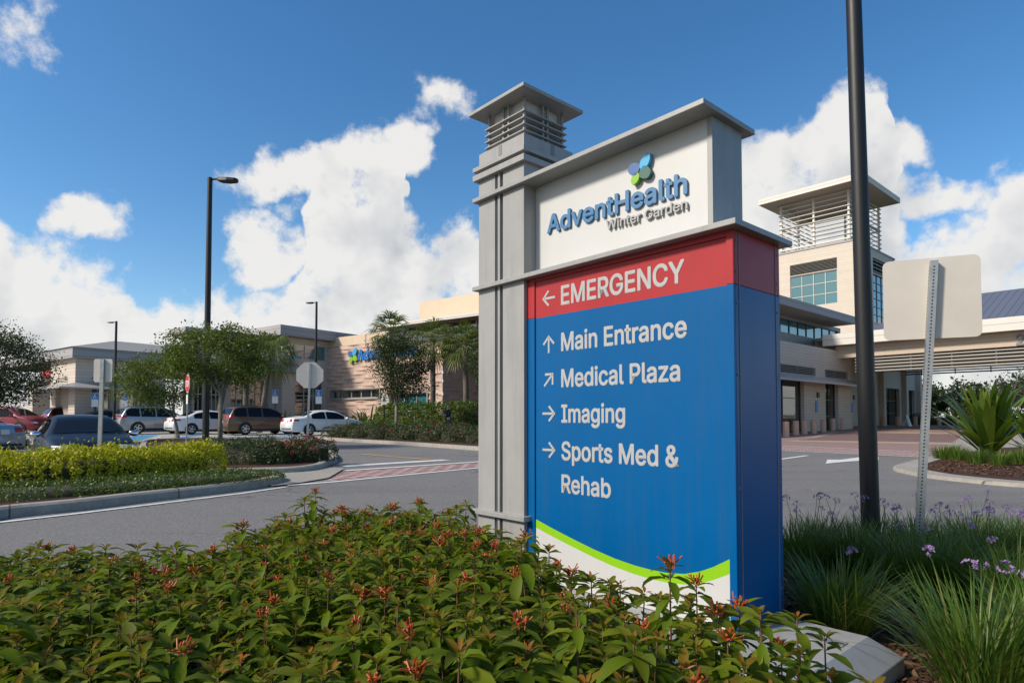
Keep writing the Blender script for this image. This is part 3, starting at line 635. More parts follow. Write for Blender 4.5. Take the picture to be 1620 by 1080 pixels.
# --- main entrance building on the right
EO = at(1235, 668, 45); EO[2] = 0
EF = Frame(EO, ROT)
ent = thing('entrance_building', 'cream clad hospital entrance block with flat canopy, clerestory windows and dark doorways behind the bollards', 'building', EO, ROT)
fy = front(0.0); h = lambda u, v, y=0.0: EF.hy(y, u, v)
xe = float(h(1347, 600)[0]); zpar = float(h(1235, 538)[2]); xs0 = -12.0
zl1, zl0 = float(h(1236, 575)[2]), float(h(1236, 589)[2]); za1 = float(h(1236, 591)[2]); za0 = float(h(1236, 599)[2])
X = lambda u, y=0.0: float(h(u, 620, y)[0])
holes = [(xs0 + 1, X(1272), .05, za0), (X(1306), X(1326), .05, za0), (xs0 + 1, X(1291), zl0, zl1), (X(1306), X(1342), zl0, zl1)]
b = MB(); wall_holes(b, fy, xs0, xe, 0, zpar, holes, .35)
b.box(xs0, xe, .36, .37, zpar - .01, zpar); b.poly([(xe, 0, 0), (xe, 6, 0), (xe, 6, zpar), (xe, 0, zpar)]); b.poly([(xs0, 0, zpar), (xe, 0, zpar), (xe, 3.2, zpar), (xs0, 3.2, zpar)])
b.build('wall', M['side'], ent)
for q_ in holes[:2]: window(ent, fy, q_, 5 if q_[0] < 0 else 2, 3, 'glassd', 'mulld', .34, name='door')
for q_ in holes[2:]: louvres(ent, fy, q_, 5, 'louv', .02, .16, 3)
b = MB(); b.hexa([(xs0, -1.5, za0 - .25), (xe + .6, -1.5, za0 - .25), (xe + .6, 0, za0 + .30), (xs0, 0, za0 + .30), (xs0, -1.5, za0 - .15), (xe + .6, -1.5, za0 - .15), (xe + .6, 0, za0 + .42), (xs0, 0, za0 + .42)])
b.build('awning', M['awn'], ent)
for u in (1291, 1348): MB().box(X(u) - .2, X(u) + .2, -.05, -.004, 1.7, 2.6).build('door_sign', M['signblue'], ent)
for u in (1293, 1350): MB().box(X(u) - .15, X(u) + .15, -.14, -.004, 2.85, 3.25).build('wall_lamp', M['mulld'], ent)
# clerestory storey and its roof
ycl = 3.2; fcl = front(ycl)
zc1 = float(EF.hy(ycl, 1236, 503)[2]); zc0 = float(EF.hy(ycl, 1236, 525)[2]); xcl = float(EF.hy(ycl, 1326, 540)[0])
b = MB(); hc_ = [(xs0 + .5, xcl, zc0, zc1)]; wall_holes(b, fcl, xs0, xcl + .6, zpar - .1, zc1 + .35, hc_, .2); b.poly([(xcl + .6, ycl, zpar), (xcl + .6, ycl + 8, zpar), (xcl + .6, ycl + 8, zc1 + .3), (xcl + .6, ycl, zc1 + .3)])
b.build('upper_wall', M['louv'], ent); window(ent, fcl, hc_[0], 18, 1, 'glassb', 'mulld', .15)
zf1 = float(EF.hy(1.0, 1235, 466.7)[2]); zf0 = float(EF.hy(1.0, 1235, 481)[2]); xf = float(EF.hy(1.0, 1354, 505)[0])
MB().box(xs0, xf, 1.0, 14, zf0, zf1).build('roof', M['fasciag'], ent)
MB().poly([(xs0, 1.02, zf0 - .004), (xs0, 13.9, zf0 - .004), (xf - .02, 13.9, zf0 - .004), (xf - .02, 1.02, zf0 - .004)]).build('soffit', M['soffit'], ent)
# recessed wall behind the porte-cochere
yr = 3.0; fr_ = front(yr); XR = lambda u: float(EF.hy(yr, u, 620)[0]); zr = float(EF.hy(yr, 1400, 560)[2])
x0r, x1r = xe - .02, XR(1452)
hr = [(XR(1365), XR(1379), .5, 3.0 + .5), (XR(1400), XR(1423), .5, 4.6), (XR(1433), XR(1447), .5, 4.6)]
b = MB(); wall_holes(b, fr_, x0r, x1r, 0, zr, hr, .4)
for u in (1392, 1428, 1450): bar(b, fr_, XR(u) - .35, XR(u) + .35, 0, zr - .3, -.5, -.003)
b.poly([(x1r, yr, 0), (x1r, yr + 12, 0), (x1r, yr + 12, zr), (x1r, yr, zr)])
b.build('recessed_wall', M['side'], ent)
for q_ in hr: window(ent, fr_, q_, 2, 3, 'glassd', 'mulld', .38, name='door')

MB().box(xe + .02, 38, -5.0, yr - .01, zr - .15, zr + .15).build('shade_slab', M['soffit'], ent)  # added slab out of sight behind the beam, keeps the recessed wall shaded
# --- lantern tower
TD = 73.0; TO = at(1357, 640, TD); TO[2] = 0; TF = Frame(TO, ROT)
tow = thing('lantern_tower', 'square cream tower with louvred lantern and wide flat roof rising behind the entrance', 'tower', TO, ROT)
yL = 13.0; xR = float(TF.hy(0, 1415.5, 450)[0]); zb = float(TF.hx(0, 1347, 380)[2])
fl = side(0.0); ft = front(0.0)
YY = lambda u: float(TF.hx(0, u, 450)[1]); ZZ = lambda u, v: float(TF.hx(0, u, v)[2]); XX = lambda u: float(TF.hy(0, u, 450)[0]); Z2 = lambda u, v: float(TF.hy(0, u, v)[2])
ya, yb = YY(1324.7), YY(1250)
zl_b, zl_t = ZZ(1287, 432), ZZ(1287, 413.5); zg0 = ZZ(1287, 484)
wl = (ya, yb, zg0, zl_b); ll = (ya, yb, zl_b + .1, zl_t)
xa, xb = XX(1381.5), XX(1403.5); z2b, z2t = Z2(1392, 435), Z2(1392, 412); z2g = Z2(1392, 512)
w2 = (xa, xb, z2g, z2b - .15); l2 = (xa, xb, z2b, z2t)
b = MB(); wall_holes(b, fl, 0, yL, 0, zb, [wl, ll], .3)
wall_holes(b, ft, 0, xR, 0, zb, [w2, l2], .3)
b.poly([(xR, 0, 0), (xR, yL, 0), (xR, yL, zb), (xR, 0, zb)]); b.poly([(0, yL, 0), (xR, yL, 0), (xR, yL, zb), (0, yL, zb)]); b.poly([(0, 0, zb), (xR, 0, zb), (xR, yL, zb), (0, yL, zb)])
b.build('wall', M['sidet'], tow)
window(tow, fl, wl, 4, 3, 'glassb', 'mull', .2, .09); window(tow, ft, w2, 3, 6, 'glassb', 'mulld', .2, .08)
louvres(tow, fl, ll, 8, 'louvd', .03, .2, 4); louvres(tow, ft, l2, 4, 'louvd', .03, .2, 4)
b = MB(); b.box(-.08, xR + .08, -.08, yL + .08, zb - .10, zb + .12); b.build('coping', M['fasciag'], tow)
# lantern
zr0 = ZZ(1346.7, 293.5); zr1 = ZZ(1346.7, 284.4)
lx1 = float(TF.hy(.9, 1390, 350)[0]); ly1 = float(TF.hx(.9, 1236, 350)[1]); lx0 = ly0 = .9
b = MB()
npost = 3
for (px_, py_) in [(lx0, ly0), (lx0, (ly0 + ly1) / 2), (lx0, ly1), ((lx0 + lx1) / 2, ly0), (lx1, ly0), (lx1, (ly0 + ly1) / 2), (lx1, ly1), ((lx0 + lx1) / 2, ly1)]: b.box(px_ - .11, px_ + .11, py_ - .11, py_ + .11, zb + .12, zr0)
for zz in (zb + .5, zb + (zr0 - zb) * .5):
    b.box(lx0 - .05, lx0 + .05, ly0 + .12, ly1 - .12, zz, zz + .22); b.box(lx1 - .05, lx1 + .05, ly0 + .12, ly1 - .12, zz, zz + .22); b.box(lx0 + .12, lx1 - .12, ly0 - .05, ly0 + .05, zz, zz + .22); b.box(lx0 + .12, lx1 - .12, ly1 - .05, ly1 + .05, zz, zz + .22)
b.build('lantern_frame', M['louvw'], tow)
n_ = 11; b = MB()
for i in range(n_):
    z = zb + .5 + (zr0 - zb - .8) * i / (n_ - 1)
    b.box(lx0 - .26, lx0 - .13, ly0 - .26, ly1 + .26, z, z + .075); b.box(lx1 + .13, lx1 + .26, ly0 - .26, ly1 + .26, z, z + .075)
    b.box(lx0 - .125, lx1 + .125, ly0 - .26, ly0 - .13, z, z + .075); b.box(lx0 - .125, lx1 + .125, ly1 + .13, ly1 + .26, z, z + .075)
b.build('lantern_louvres', M['louvw'], tow)
rl = float(TF.hx(-1.6, 1199.7, 325)[1]); rr = float(TF.hy(-1.6, 1424.2, 323)[0])
MB().box(-1.6, rr, -1.6, rl, zr0, zr1).build('roof', M['fascia'], tow)
MB().poly([(-1.5, -1.5, zr0 - .01), (-1.5, rl - .1, zr0 - .01), (rr - .1, rl - .1, zr0 - .01), (rr - .1, -1.5, zr0 - .01)]).build('soffit', M['soffit'], tow)
# --- porte-cochere
PD = 52.0; PO = at(1303, 640, PD); PO[2] = 0; PF = Frame(PO, ROT)
por = thing('porte_cochere', 'wide flat drop-off canopy with white fascia and louvred beam crossing to the right', 'canopy', PO, ROT)
pz1 = float(PF.hx(0, 1303, 529.8)[2]); pz0 = float(PF.hx(0, 1303, 547.5)[2]); yr_ = -26.0; dep = 19.0
MB().box(0, dep, yr_, 0, pz0, pz1).build('fascia_roof', M['fascia'], por)
zq = pz0 - .01
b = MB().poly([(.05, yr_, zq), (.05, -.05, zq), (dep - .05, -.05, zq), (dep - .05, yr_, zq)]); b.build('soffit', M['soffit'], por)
# standing seam roof above
b = MB(); rs = -7.0
b.hexa([(.6, yr_, pz1 + .004), (dep - .6, yr_, pz1 + .004), (dep - .6, -2.0, pz1 + .004), (.6, -2.0, pz1 + .004), (dep * .5 - .2, yr_, pz1 + 3.4), (dep * .5 + .2, yr_, pz1 + 3.4), (dep * .5 + .2, -8, pz1 + 3.4), (dep * .5 - .2, -8, pz1 + 3.4)])
b.build('metal_roof', M['roofm'], por)
# front beam and louvres, left end on a pier of the entrance block
xbm = .9; bz1 = pz0 - .02; yb0 = float(PF.hx(xbm, 1322, 560)[1]); bz0 = float(PF.hx(xbm, 1450, 558)[2])
MB().box(xbm, xbm + .5, yr_, yb0, bz0, bz1).build('beam', M['beam'], por)
lz0 = float(PF.hx(xbm, 1450, 585)[2]); yl0 = float(PF.hx(xbm, 1352, 590)[1])
fp = lambda s, z, d: (xbm + .1 + d, s, z)
louvres(por, fp, (yr_, yl0, lz0, bz0 - .05), 5, 'louv', .0, .12, 9, back=False, name='front_louvres', th=.34)
MB().box(xbm + .45, xbm + .55, yr_, yl0, lz0, bz0 - .03).build('louvre_gap_shade', M['dark'], por)  # near-black board, its colour stands in for shade between the slats
xb2 = dep - 1.4; fp2 = lambda s, z, d: (xb2 + d, s, z)
zb2t = pz0 - .3; zb2b = float(PF.hx(xb2, 1560, 588.5)[2]); yb2 = float(PF.hx(xb2, 1432, 590)[1])
MB().box(xb2, xb2 + .4, yr_, yb2, zb2b + .95, zb2t).build('back_beam', M['louv'], por)
louvres(por, fp2, (yr_, yb2, zb2b, zb2b + .93), 4, 'mulld', .0, .2, 9, back=False, name='back_louvres', th=.40)
n2 = PF.hx(xbm, 1616, 537)
lettering('house_number', '2', lambda s, z, d: (xbm - .01 - d, float(n2[1]) + .3 - s, float(n2[2]) - .38 + z), .76, .50, M['greyd'], por, .05, .05)
for yy_ in (yr_ + 1.5,):
    for xx_ in (1.1, xb2 + .1): MB().box(xx_ - .45, xx_ + .45, yy_ - .45, yy_ + .45, -.1, lz0).build('pier', M['side'], por)

# --- middle building: left wing with upper windows, relief wall, big roof
R2 = math.atan2(990, 740); BD = 55.0; BO = at(446, 640, BD); BO[2] = 0; BF = Frame(BO, R2)
mid = thing('clinic_building', 'two storey clinic with dark upper windows, wavy pink stone wall and broad white roof', 'building', BO, R2)
fb_ = front(0.0); hb = lambda u, v, y=0.0: BF.hy(y, u, v)
ztop = float(hb(446, 528)[2]); xin = float(hb(517, 600)[0])
XB_ = lambda u: float(hb(u, 600)[0]); ZB_ = lambda u, v: float(hb(u, v)[2])
ww = (XB_(448.5), XB_(516), ZB_(449, 566), ZB_(449, 540)); wd = (XB_(467), XB_(511), .3, ZB_(470, 599)); 
b = MB(); wall_holes(b, fb_, 0, xin + 3, 0, ztop, [ww, wd], .25); b.poly([(0, 0, 0), (0, 1.5, 0), (0, 1.5, ztop), (0, 0, ztop)])
b.build('wall', M['side'], mid); window(mid, fb_, ww, 4, 1, 'glassb', 'mull', .18, .1); window(mid, fb_, wd, 3, 3, 'glassd', 'mull', .18, .07)
zf1, zf0 = float(BF.hy(-.9, 444, 512.8)[2]), float(BF.hy(-.9, 444, 529)[2]); xl = float(BF.hy(-.9, 443.9, 520)[0])
MB().box(xl, 22, -.9, 16, zf0, zf1).build('wing_roof', M['fasciag'], mid)
MB().poly([(xl + .05, -.85, zf0 - .01), (xl + .05, 15.9, zf0 - .01), (21.9, 15.9, zf0 - .01), (21.9, -.85, zf0 - .01)]).build('soffit', M['louv'], mid)
# glazed link going back to the left
fk = front(1.5); XK = lambda u: float(BF.hy(1.5, u, 600)[0]); xk0 = XK(290)
zk = ztop - .7; hk = [(XK(365), -.35, .4, float(BF.hy(1.5, 425, 602)[2])), (XK(308), XK(350), .4, float(BF.hy(1.5, 425, 602)[2])), (XK(293), XK(304), .4, 4.2), (XK(293), XK(306), 5.2, 6.6)]
hk2 = (XK(365), -.35, hk[0][3] + .15, hk[0][3] + 1.0)
b = MB(); wall_holes(b, fk, xk0, 0, 0, zk, hk + [hk2], .25); b.build('link_wall', M['side'], mid)
for q_ in hk[:3]: window(mid, fk, q_, 6, 3, 'glassd', 'mull', .2, .07)
window(mid, fk, hk[3], 3, 1, 'glassb', 'mull', .2, .07)
louvres(mid, fk, hk2, 4, 'louv', .02, .15, 3)
MB().box(xk0 - .2, xl - .01, .9, 3.5, zk, zk + .5).build('link_roof', M['fasciag'], mid)
# relief wall: ledges of stone in lens-shaped waves (real relief); runs from the inner corner towards the camera
def relief_wall(name, x_or_y, s0, s1, z0, z1, face, holes=()):
    ns, nz = int(abs(s1 - s0) / .10), int((z1 - z0) / .045)
    S = np.linspace(s0, s1, ns + 1); Zs = np.linspace(z0, z1, nz + 1); SS, ZZ_ = np.meshgrid(S, Zs)
    rowh = .34; ph = ZZ_ / rowh + .05 * np.sin(SS * 1.3 + ZZ_ * .9)
    row = np.floor(ph); fr = ph - row
    amp = np.clip(.5 + .62 * np.sin(SS * 2.3 + row * 2.4 + np.sin(row * 5.1)), .04, 1)
    dd = .11 * (1 - fr) ** .8 * amp * np.clip(fr * 10, 0, 1)
    if face == 'x': V = np.stack([x_or_y - dd, SS, ZZ_], -1)
    else: V = np.stack([SS, x_or_y - dd, ZZ_], -1)
    i = np.arange(ns)[None, :] + np.arange(nz)[:, None] * (ns + 1); Fc = np.stack([i, i + 1, i + ns + 2, i + ns + 1], -1).reshape(-1, 4)
    if holes:
        cs = (SS[:-1, :-1] + SS[1:, 1:]).ravel() / 2; cz = (ZZ_[:-1, :-1] + ZZ_[1:, 1:]).ravel() / 2; keep = np.ones(len(Fc), bool)
        for a, c, p, q in holes: keep &= ~((cs > a) & (cs < c) & (cz > p) & (cz < q))
        Fc = Fc[keep]
    return npmesh(name, V.reshape(-1, 3), Fc, M['relief'], mid)
ynear = float(BF.hx(xin, 700, 600)[1]); zrel = float(BF.hx(xin, 518, 549.7)[2])
fs = side(xin); YS = lambda u: float(BF.hx(xin, u, 600)[1]); ZS = lambda u, v: float(BF.hx(xin, u, v)[2])
hw = [(YS(602), YS(525), ZS(530, 631), ZS(530, 618)), (YS(677), YS(620), .4, ZS(650, 622))]
relief_wall('relief_wall', xin, ynear, 0.0, 0, zrel, 'x', hw)
b = MB()
for q_ in hw: wall_holes(b, side(xin - .16), q_[0] - .12, q_[1] + .12, q_[2] - .12 if q_[2] > 1 else q_[2], q_[3] + .12, [q_], .5)
b.build('window_surround', M['louv'], mid)
window(mid, fs, hw[0], 5, 1, 'glassd', 'mull', .2, .09); window(mid, fs, hw[1], 3, 2, 'glassb', 'mull', .2, .09)
x_end = xin + 26
relief_wall('relief_wall', ynear, xin, x_end, 0, zrel + .9, 'y')
b = MB(); wall_holes(b, lambda s, z, d: (xin + .3 + d, s, z), ynear + .3, 1, zrel - .02, zrel + .9, [], .1); b.build('parapet_wall', M['tan'], mid)
# big white roof
yA = float(BF.hx(xin - 1.7, 590, 520)[1]); zW = float(BF.hx(xin - 1.7, 590, 515)[2]); zW0 = float(BF.hx(xin - 1.7, 590, 520.5)[2])
MB().box(xin - 1.7, x_end, ynear - 8.0, yA, zW0, zW).build('roof', M['fascia'], mid)
MB().poly([(xin - 1.65, ynear - 7.9, zW0 - .01), (xin - 1.65, yA - .05, zW0 - .01), (x_end, yA - .05, zW0 - .01), (x_end, ynear - 7.9, zW0 - .01)]).build('soffit', M['soffit'], mid)
b = MB().box(xin - .2, x_end, ynear - 5.6, yA - .6, zW0 - 1.15, zW0 - .02); b.build('clerestory', M['glassd'], mid)
b = MB()
for k in range(10): b.box(xin - .28, xin - .203, ynear - 5.4 + k * 1.6, ynear - 5.3 + k * 1.6, zW0 - 1.15, zW0 - .02)
b.build('clerestory_frame', M['mull'], mid)
xw_ = xin + 5.0; b = MB(); hE = [(ynear - 6.8, ynear - 4.0, .1, 3.4), (ynear - 3.2, ynear - .8, 1.0, 3.4)]
wall_holes(b, side(xw_), ynear - 7.4, ynear - .2, 0, zW0 - .02, hE, .3); b.poly([(xw_, ynear - 7.4, 0), (x_end, ynear - 7.4, 0), (x_end, ynear - 7.4, zW0 - .02), (xw_, ynear - 7.4, zW0 - .02)]); b.build('wall', M['side'], mid)
for q_ in hE: window(mid, side(xw_), q_, 3, 2, 'glassd', 'mull', .25, .07)
xv = xin + 4.0; yv = float(BF.hx(xv, 664, 490)[1]); zv = float(BF.hx(xv, 664, 478)[2])
MB().box(xv, x_end, ynear - 16, yv, zW - .2, zv).build('plant_room', M['tan'], mid)
# emblem and letters on the relief wall
pe = BF.hx(xin - .2, 558, 563); emy, emz = float(pe[1]), float(pe[2])
for (dy, dz, an, L, Wd, sh, m_) in ((-.30, .36, 55, .80, .5, 1.1, 'logocyan'), (.32, .2, 150, .62, .52, .7, 'logonavy'), (.2, -.36, 240, .62, .46, 1.1, 'logolime'), (-.34, -.22, -32, .62, .52, .7, 'logolime')):
    pp = petal(emy + dy, emz + dz, rad(an), L, Wd, sh); bb = MB(); a = [bb.vert((xin - .18, y, z)) for y, z in pp]; c = [bb.vert((xin - .26, y, z)) for y, z in pp]; bb.face(c[::-1])
    for i in range(len(pp)): bb.face((a[i], a[(i + 1) % len(pp)], c[(i + 1) % len(pp)], c[i]))
    bb.build('logo_leaf', M[m_], mid)
pl = BF.hx(xin - .2, 566, 570)
lettering('wall_lettering', 'AdventHealth', lambda s, z, d: (xin - .18 - d, float(pl[1]) - s, float(pl[2]) + z), .95, 7.4, M['signblue'], mid, .09, .06)

# --- far left emergency wing
AD = 42.5; AO = at(118, 640, AD); AO[2] = 0; AF = Frame(AO, R2)
emg = thing('emergency_building', 'low cream clad emergency wing with hipped grey metal roof and red sign at its entrance', 'building', AO, R2)
fa = front(0.0); sa = side(0.0); ha = lambda u, v: AF.hy(0, u, v); hs_ = lambda u, v: AF.hx(0, u, v)
zA = float(ha(118, 566)[2]); y80 = float(hs_(80, 600)[1]); zaw = float(hs_(100, 609)[2]); xA1 = float(ha(262, 600)[0])
XA = lambda u: float(ha(u, 600)[0]); ZA = lambda u, v: float(ha(u, v)[2])
Hf = [(XA(146), XA(176), .3, ZA(150, 612)), (XA(146), XA(196), ZA(150, 605), ZA(150, 596)), (XA(190), XA(228), .3, ZA(150, 612))]
Hs = [(float(hs_(109, 600)[1]), float(hs_(88.5, 600)[1]), .3, float(hs_(100, 613)[2])), (float(hs_(108, 600)[1]), float(hs_(89, 600)[1]), float(hs_(100, 606)[2]), float(hs_(100, 597)[2]))]
b = MB(); wall_holes(b, fa, 0, xA1, 0, zA, Hf, .3); wall_holes(b, sa, 0, y80, 0, zA, Hs, .3); b.poly([(0, y80, 0), (3, y80, 0), (3, y80, zA), (0, y80, zA)]); b.build('wall', M['side'], emg)
for q_ in (Hf[0], Hf[2]): window(emg, fa, q_, 3, 2, 'glassd', 'mull', .25, .07)
louvres(emg, fa, Hf[1], 4, 'louv', .02, .15, 2); louvres(emg, sa, Hs[1], 4, 'louvw', .02, .15, 0)
bb = MB(); a, c, p, q = Hs[0]; bb.poly([sa(a, p, .28), sa(c, p, .28), sa(c, q, .28), sa(a, q, .28)]); bb.build('door', M['soffit'], emg)
b = MB(); b.hexa([(-1.3, -1.2, zaw - .35), (xA1 * .6, -1.2, zaw - .35), (xA1 * .6, 0, zaw), (-.0, 0, zaw), (-1.3, -1.2, zaw - .25), (xA1 * .6, -1.2, zaw - .25), (xA1 * .6, 0, zaw + .12), (0, 0, zaw + .12)])
b.hexa([(-1.3, -1.2, zaw - .352), (0, -.002, zaw), (0, y80 + .3, zaw), (-1.3, y80 + .3, zaw - .352), (-1.3, -1.2, zaw - .252), (0, -.002, zaw + .12), (0, y80 + .3, zaw + .12), (-1.3, y80 + .3, zaw - .252)])
b.build('awning', M['awn'], emg)
zA1, zA0 = float(AF.hy(-.6, 115, 548)[2]), float(AF.hy(-.6, 115, 565)[2]); xa0 = float(AF.hy(-.6, 114.8, 555)[0])
yA1 = 17.0; xa1 = 17.0
MB().box(xa0, xa1, -.6, yA1, zA0, zA1).build('fascia', M['fasciag'], emg)
MB().poly([(xa0 + .04, -.55, zA0 - .01), (xa0 + .04, yA1, zA0 - .01), (xa1, yA1, zA0 - .01), (xa1, -.55, zA0 - .01)]).build('soffit', M['soffit'], emg)
zp = float(AF.hy(6, 193, 537)[2]); xp_ = float(AF.hy(6, 193, 537)[0])
b = MB(); v0 = [b.vert(p_) for p_ in ((xa0 - .1, -.7, zA1 + .004), (xa1, -.7, zA1 + .004), (xa1, yA1, zA1 + .004), (xa0 - .1, yA1, zA1 + .004))]; r0 = b.vert((xp_, 7.5, zp)); r1 = b.vert((xa1, 7.5, zp))
b.face((v0[0], v0[1], r1, r0)); b.face((v0[3], v0[0], r0)); b.face((v0[2], v0[3], r0, r1)); b.build('hip_roof', M['roofg'], emg)
# emergency entrance: recessed canopy with red letters, side pier
yE0, yE1 = y80 + .02, float(AF.hx(0, 50, 600)[1]); ze1, ze0 = float(AF.hx(0, 70, 588)[2]), float(AF.hx(0, 70, 602)[2])
MB().box(1.2, 1.5, yE0, yE1, 0, zA).build('recess_wall', M['side'], emg)
MB().box(1.18, 1.199, yE0 + .3, yE0 + 3.0, .1, 3.2).build('entrance_door', M['glassd'], emg)
louvres(emg, lambda s, z, d: (.35 + d, s, z), (yE0, yE1, ze0, ze1), 5, 'louv', 0, .2, 3, back=True)
lettering('sign_lettering', 'EMERGENCY', lambda s, z, d: (.30 - d, y80 + 1.7 - s + 1.2, ze0 + .25 + z), .55, 4.6, M['redl'], emg, .06, .05)
yp0 = float(AF.hx(-.2, 52, 620)[1]); MB().box(-.2, 1.0, yp0, yp0 + .9, 0, ze0 + .1).build('pier', M['side'], emg)
# ------------------------------------------------------------------ plants
def unit(a): return a / (np.linalg.norm(a, axis=-1, keepdims=True) + 1e-9)
def rand_dirs(n, rng): return unit(rng.normal(size=(n, 3)))
def cards(P_, Dr, Nm, L, Wd):
    """one pointed leaf per point: four vertices, one face"""
    Dr = unit(Dr); S = unit(np.cross(Dr, Nm)); L = np.asarray(L)[:, None]; Wd = np.asarray(Wd)[:, None]; up = unit(np.cross(S, Dr))
    a = P_; b = P_ + Dr * L * .45 + S * Wd * .5 + up * L * .06; c = P_ + Dr * L - up * L * .08; d = P_ + Dr * L * .45 - S * Wd * .5 + up * L * .06
    V = np.stack([a, b, c, d], 1).reshape(-1, 3); Fc = np.arange(len(V)).reshape(-1, 4); return V, Fc
def blades(P_, az, tilt, L, Wd, bend, nseg=5, fold=0.0, taper=1.0, twist=None):
    """arching strap leaves; tilt from vertical at the base, bend added towards the tip"""
    n = len(P_); t = np.linspace(0, 1, nseg + 1); pos = np.zeros((n, nseg + 1, 3)); h = np.stack([np.cos(az), np.sin(az), np.zeros(n)], -1)
    cur = P_.copy(); pos[:, 0] = cur
    for k in range(nseg):
        a = tilt + bend * (t[k] + .5 / nseg) ** 1.5; st = (L / nseg)[:, None]
        cur = cur + st * (h * np.sin(a)[:, None] + np.array([0, 0, 1]) * np.cos(a)[:, None]); pos[:, k + 1] = cur
    S = np.stack([-np.sin(az), np.cos(az), np.zeros(n)], -1)
    wp = np.clip(np.minimum(1.0, .55 + 2.2 * t), 0, 1) * np.where(t < .5, 1, (1 - ((t - .5) / .5) ** 2) ** .6 * taper + (1 - taper))
    wp[-1] = .04
    off = S[:, None, :] * (Wd[:, None] * wp[None, :] / 2)[..., None]
    V = np.stack([pos - off, pos + off], 2)  # n, seg+1, 2, 3
    Vf = V.reshape(-1, 3); i = np.arange(n)[:, None] * (nseg + 1) * 2 + np.arange(nseg)[None, :] * 2
    Fc = np.stack([i, i + 1, i + 3, i + 2], -1).reshape(-1, 4); return Vf, Fc, pos
def merge(parts):
    V = []; Fc = []; n = 0
    for v_, f_ in parts: V.append(v_); Fc.append(f_ + n); n += len(v_)
    return np.concatenate(V), np.concatenate(Fc)
FOL = dict(
 fire=foliage('firebush_leaves', [(.048, .086, .004), (.075, .125, .006), (.118, .175, .009), (.060, .106, .005), (.155, .185, .012)], .55, .30, (.24, .085, .016), .13),
 gar=foliage('garlic_blades', [(.045, .10, .012), (.065, .13, .016), (.085, .16, .02), (.115, .19, .025), (.058, .12, .016), (.05, .105, .014), (.07, .14, .016), (.26, .21, .08)], .45, .25),
 yel=foliage('golden_leaves', [(.34, .34, .010), (.48, .46, .016), (.58, .54, .02), (.22, .25, .012)], .5, .35),
 cov=foliage('jasmine_leaves', [(.045, .085, .015), (.07, .12, .02), (.11, .16, .03), (.03, .055, .012)], .45, .15),
 dkg=foliage('dark_shrub_leaves', [(.018, .034, .012), (.03, .055, .017), (.045, .075, .022)], .5, .15),
 rose=foliage('rose_leaves', [(.025, .04, .014), (.04, .06, .018), (.055, .05, .02)], .5, .15),
 hedge=foliage('tall_hedge_leaves', [(.045, .09, .012), (.075, .135, .016), (.11, .17, .02), (.03, .06, .01)], .45, .25),
 myr=foliage('myrtle_leaves', [(.034, .075, .008), (.055, .11, .010), (.08, .14, .014), (.10, .075, .025), (.045, .09, .01)], .5, .3),
 oak=foliage('oak_leaves', [(.016, .028, .010), (.026, .042, .014), (.04, .055, .018)], .5, .12),
 palm=foliage('palm_fronds', [(.05, .085, .018), (.075, .12, .024), (.11, .155, .035), (.17, .16, .035)], .45, .2),
 strap=foliage('strap_leaves', [(.05, .10, .012), (.08, .15, .018), (.12, .19, .022), (.17, .19, .02)], .35, .3),
 far=foliage('distant_leaves', [(.018, .032, .014), (.028, .045, .018), (.038, .055, .022)], .6, .1))
FLW = dict(org=foliage('firebush_flowers', [(.42, .055, .018), (.55, .13, .03), (.30, .035, .03)], .45, .2), lil=foliage('lilac_petals', [(.36, .22, .50), (.46, .30, .60)], .5, .3),
           red=foliage('red_petals', [(.55, .02, .04), (.42, .015, .03), (.65, .05, .08)], .5, .2), wht=foliage('white_petals', [(.7, .7, .66), (.6, .6, .56)], .5, .2))

# --- foreground firebush: rosettes of folded pointed leaves on red stems
def leaf3(P_, az, elev, L, Wd, droop, roll):
    """curved folded leaves: 5 stations x 3 vertices"""
    n = len(P_); T = np.array([0, .22, .5, .78, 1.0]); prof = np.array([.10, .78, 1.0, .62, .03])
    h = np.stack([np.cos(az), np.sin(az), np.zeros(n)], -1); z = np.array([0, 0, 1.0]); S = np.stack([-np.sin(az), np.cos(az), np.zeros(n)], -1)
    V = np.zeros((n, 5, 3, 3)); cur = P_.copy(); prev = 0.0
    for k, t in enumerate(T):
        a = elev - droop * t
        cur = cur + (h * np.cos(a)[:, None] + z * np.sin(a)[:, None]) * (L * (t - prev))[:, None]; prev = t
        nrm = -h * np.sin(a)[:, None] + z * np.cos(a)[:, None]
        side_ = S * np.cos(roll)[:, None] + nrm * np.sin(roll)[:, None]
        hw = (Wd / 2 * prof[k])[:, None]
        V[:, k, 1] = cur; V[:, k, 0] = cur - side_ * hw + nrm * hw * .38; V[:, k, 2] = cur + side_ * hw + nrm * hw * .38
    i = np.arange(n)[:, None, None] * 15 + np.arange(4)[None, :, None] * 3 + np.arange(2)[None, None, :]
    Fc = np.stack([i, i + 1, i + 4, i + 3], -1).reshape(-1, 4)
    return V.reshape(-1, 3), Fc
def inpoly(x, y, poly):
    c = np.zeros(len(x), bool); n = len(poly)
    for i in range(n):
        x0, y0 = poly[i]; x1, y1 = poly[(i + 1) % n]
        c ^= ((y0 > y) != (y1 > y)) & (x < (x1 - x0) * (y - y0) / (y1 - y0 + 1e-12) + x0)
    return c
def edge_dist(x, y, poly):
    d = np.full(len(x), 9.0); n = len(poly)
    for i in range(n):
        a = np.array(poly[i]); b_ = np.array(poly[(i + 1) % n]); ab = b_ - a; t = np.clip(((x - a[0]) * ab[0] + (y - a[1]) * ab[1]) / (ab @ ab), 0, 1)
        d = np.minimum(d, np.hypot(x - a[0] - ab[0] * t, y - a[1] - ab[1] * t))
    return d
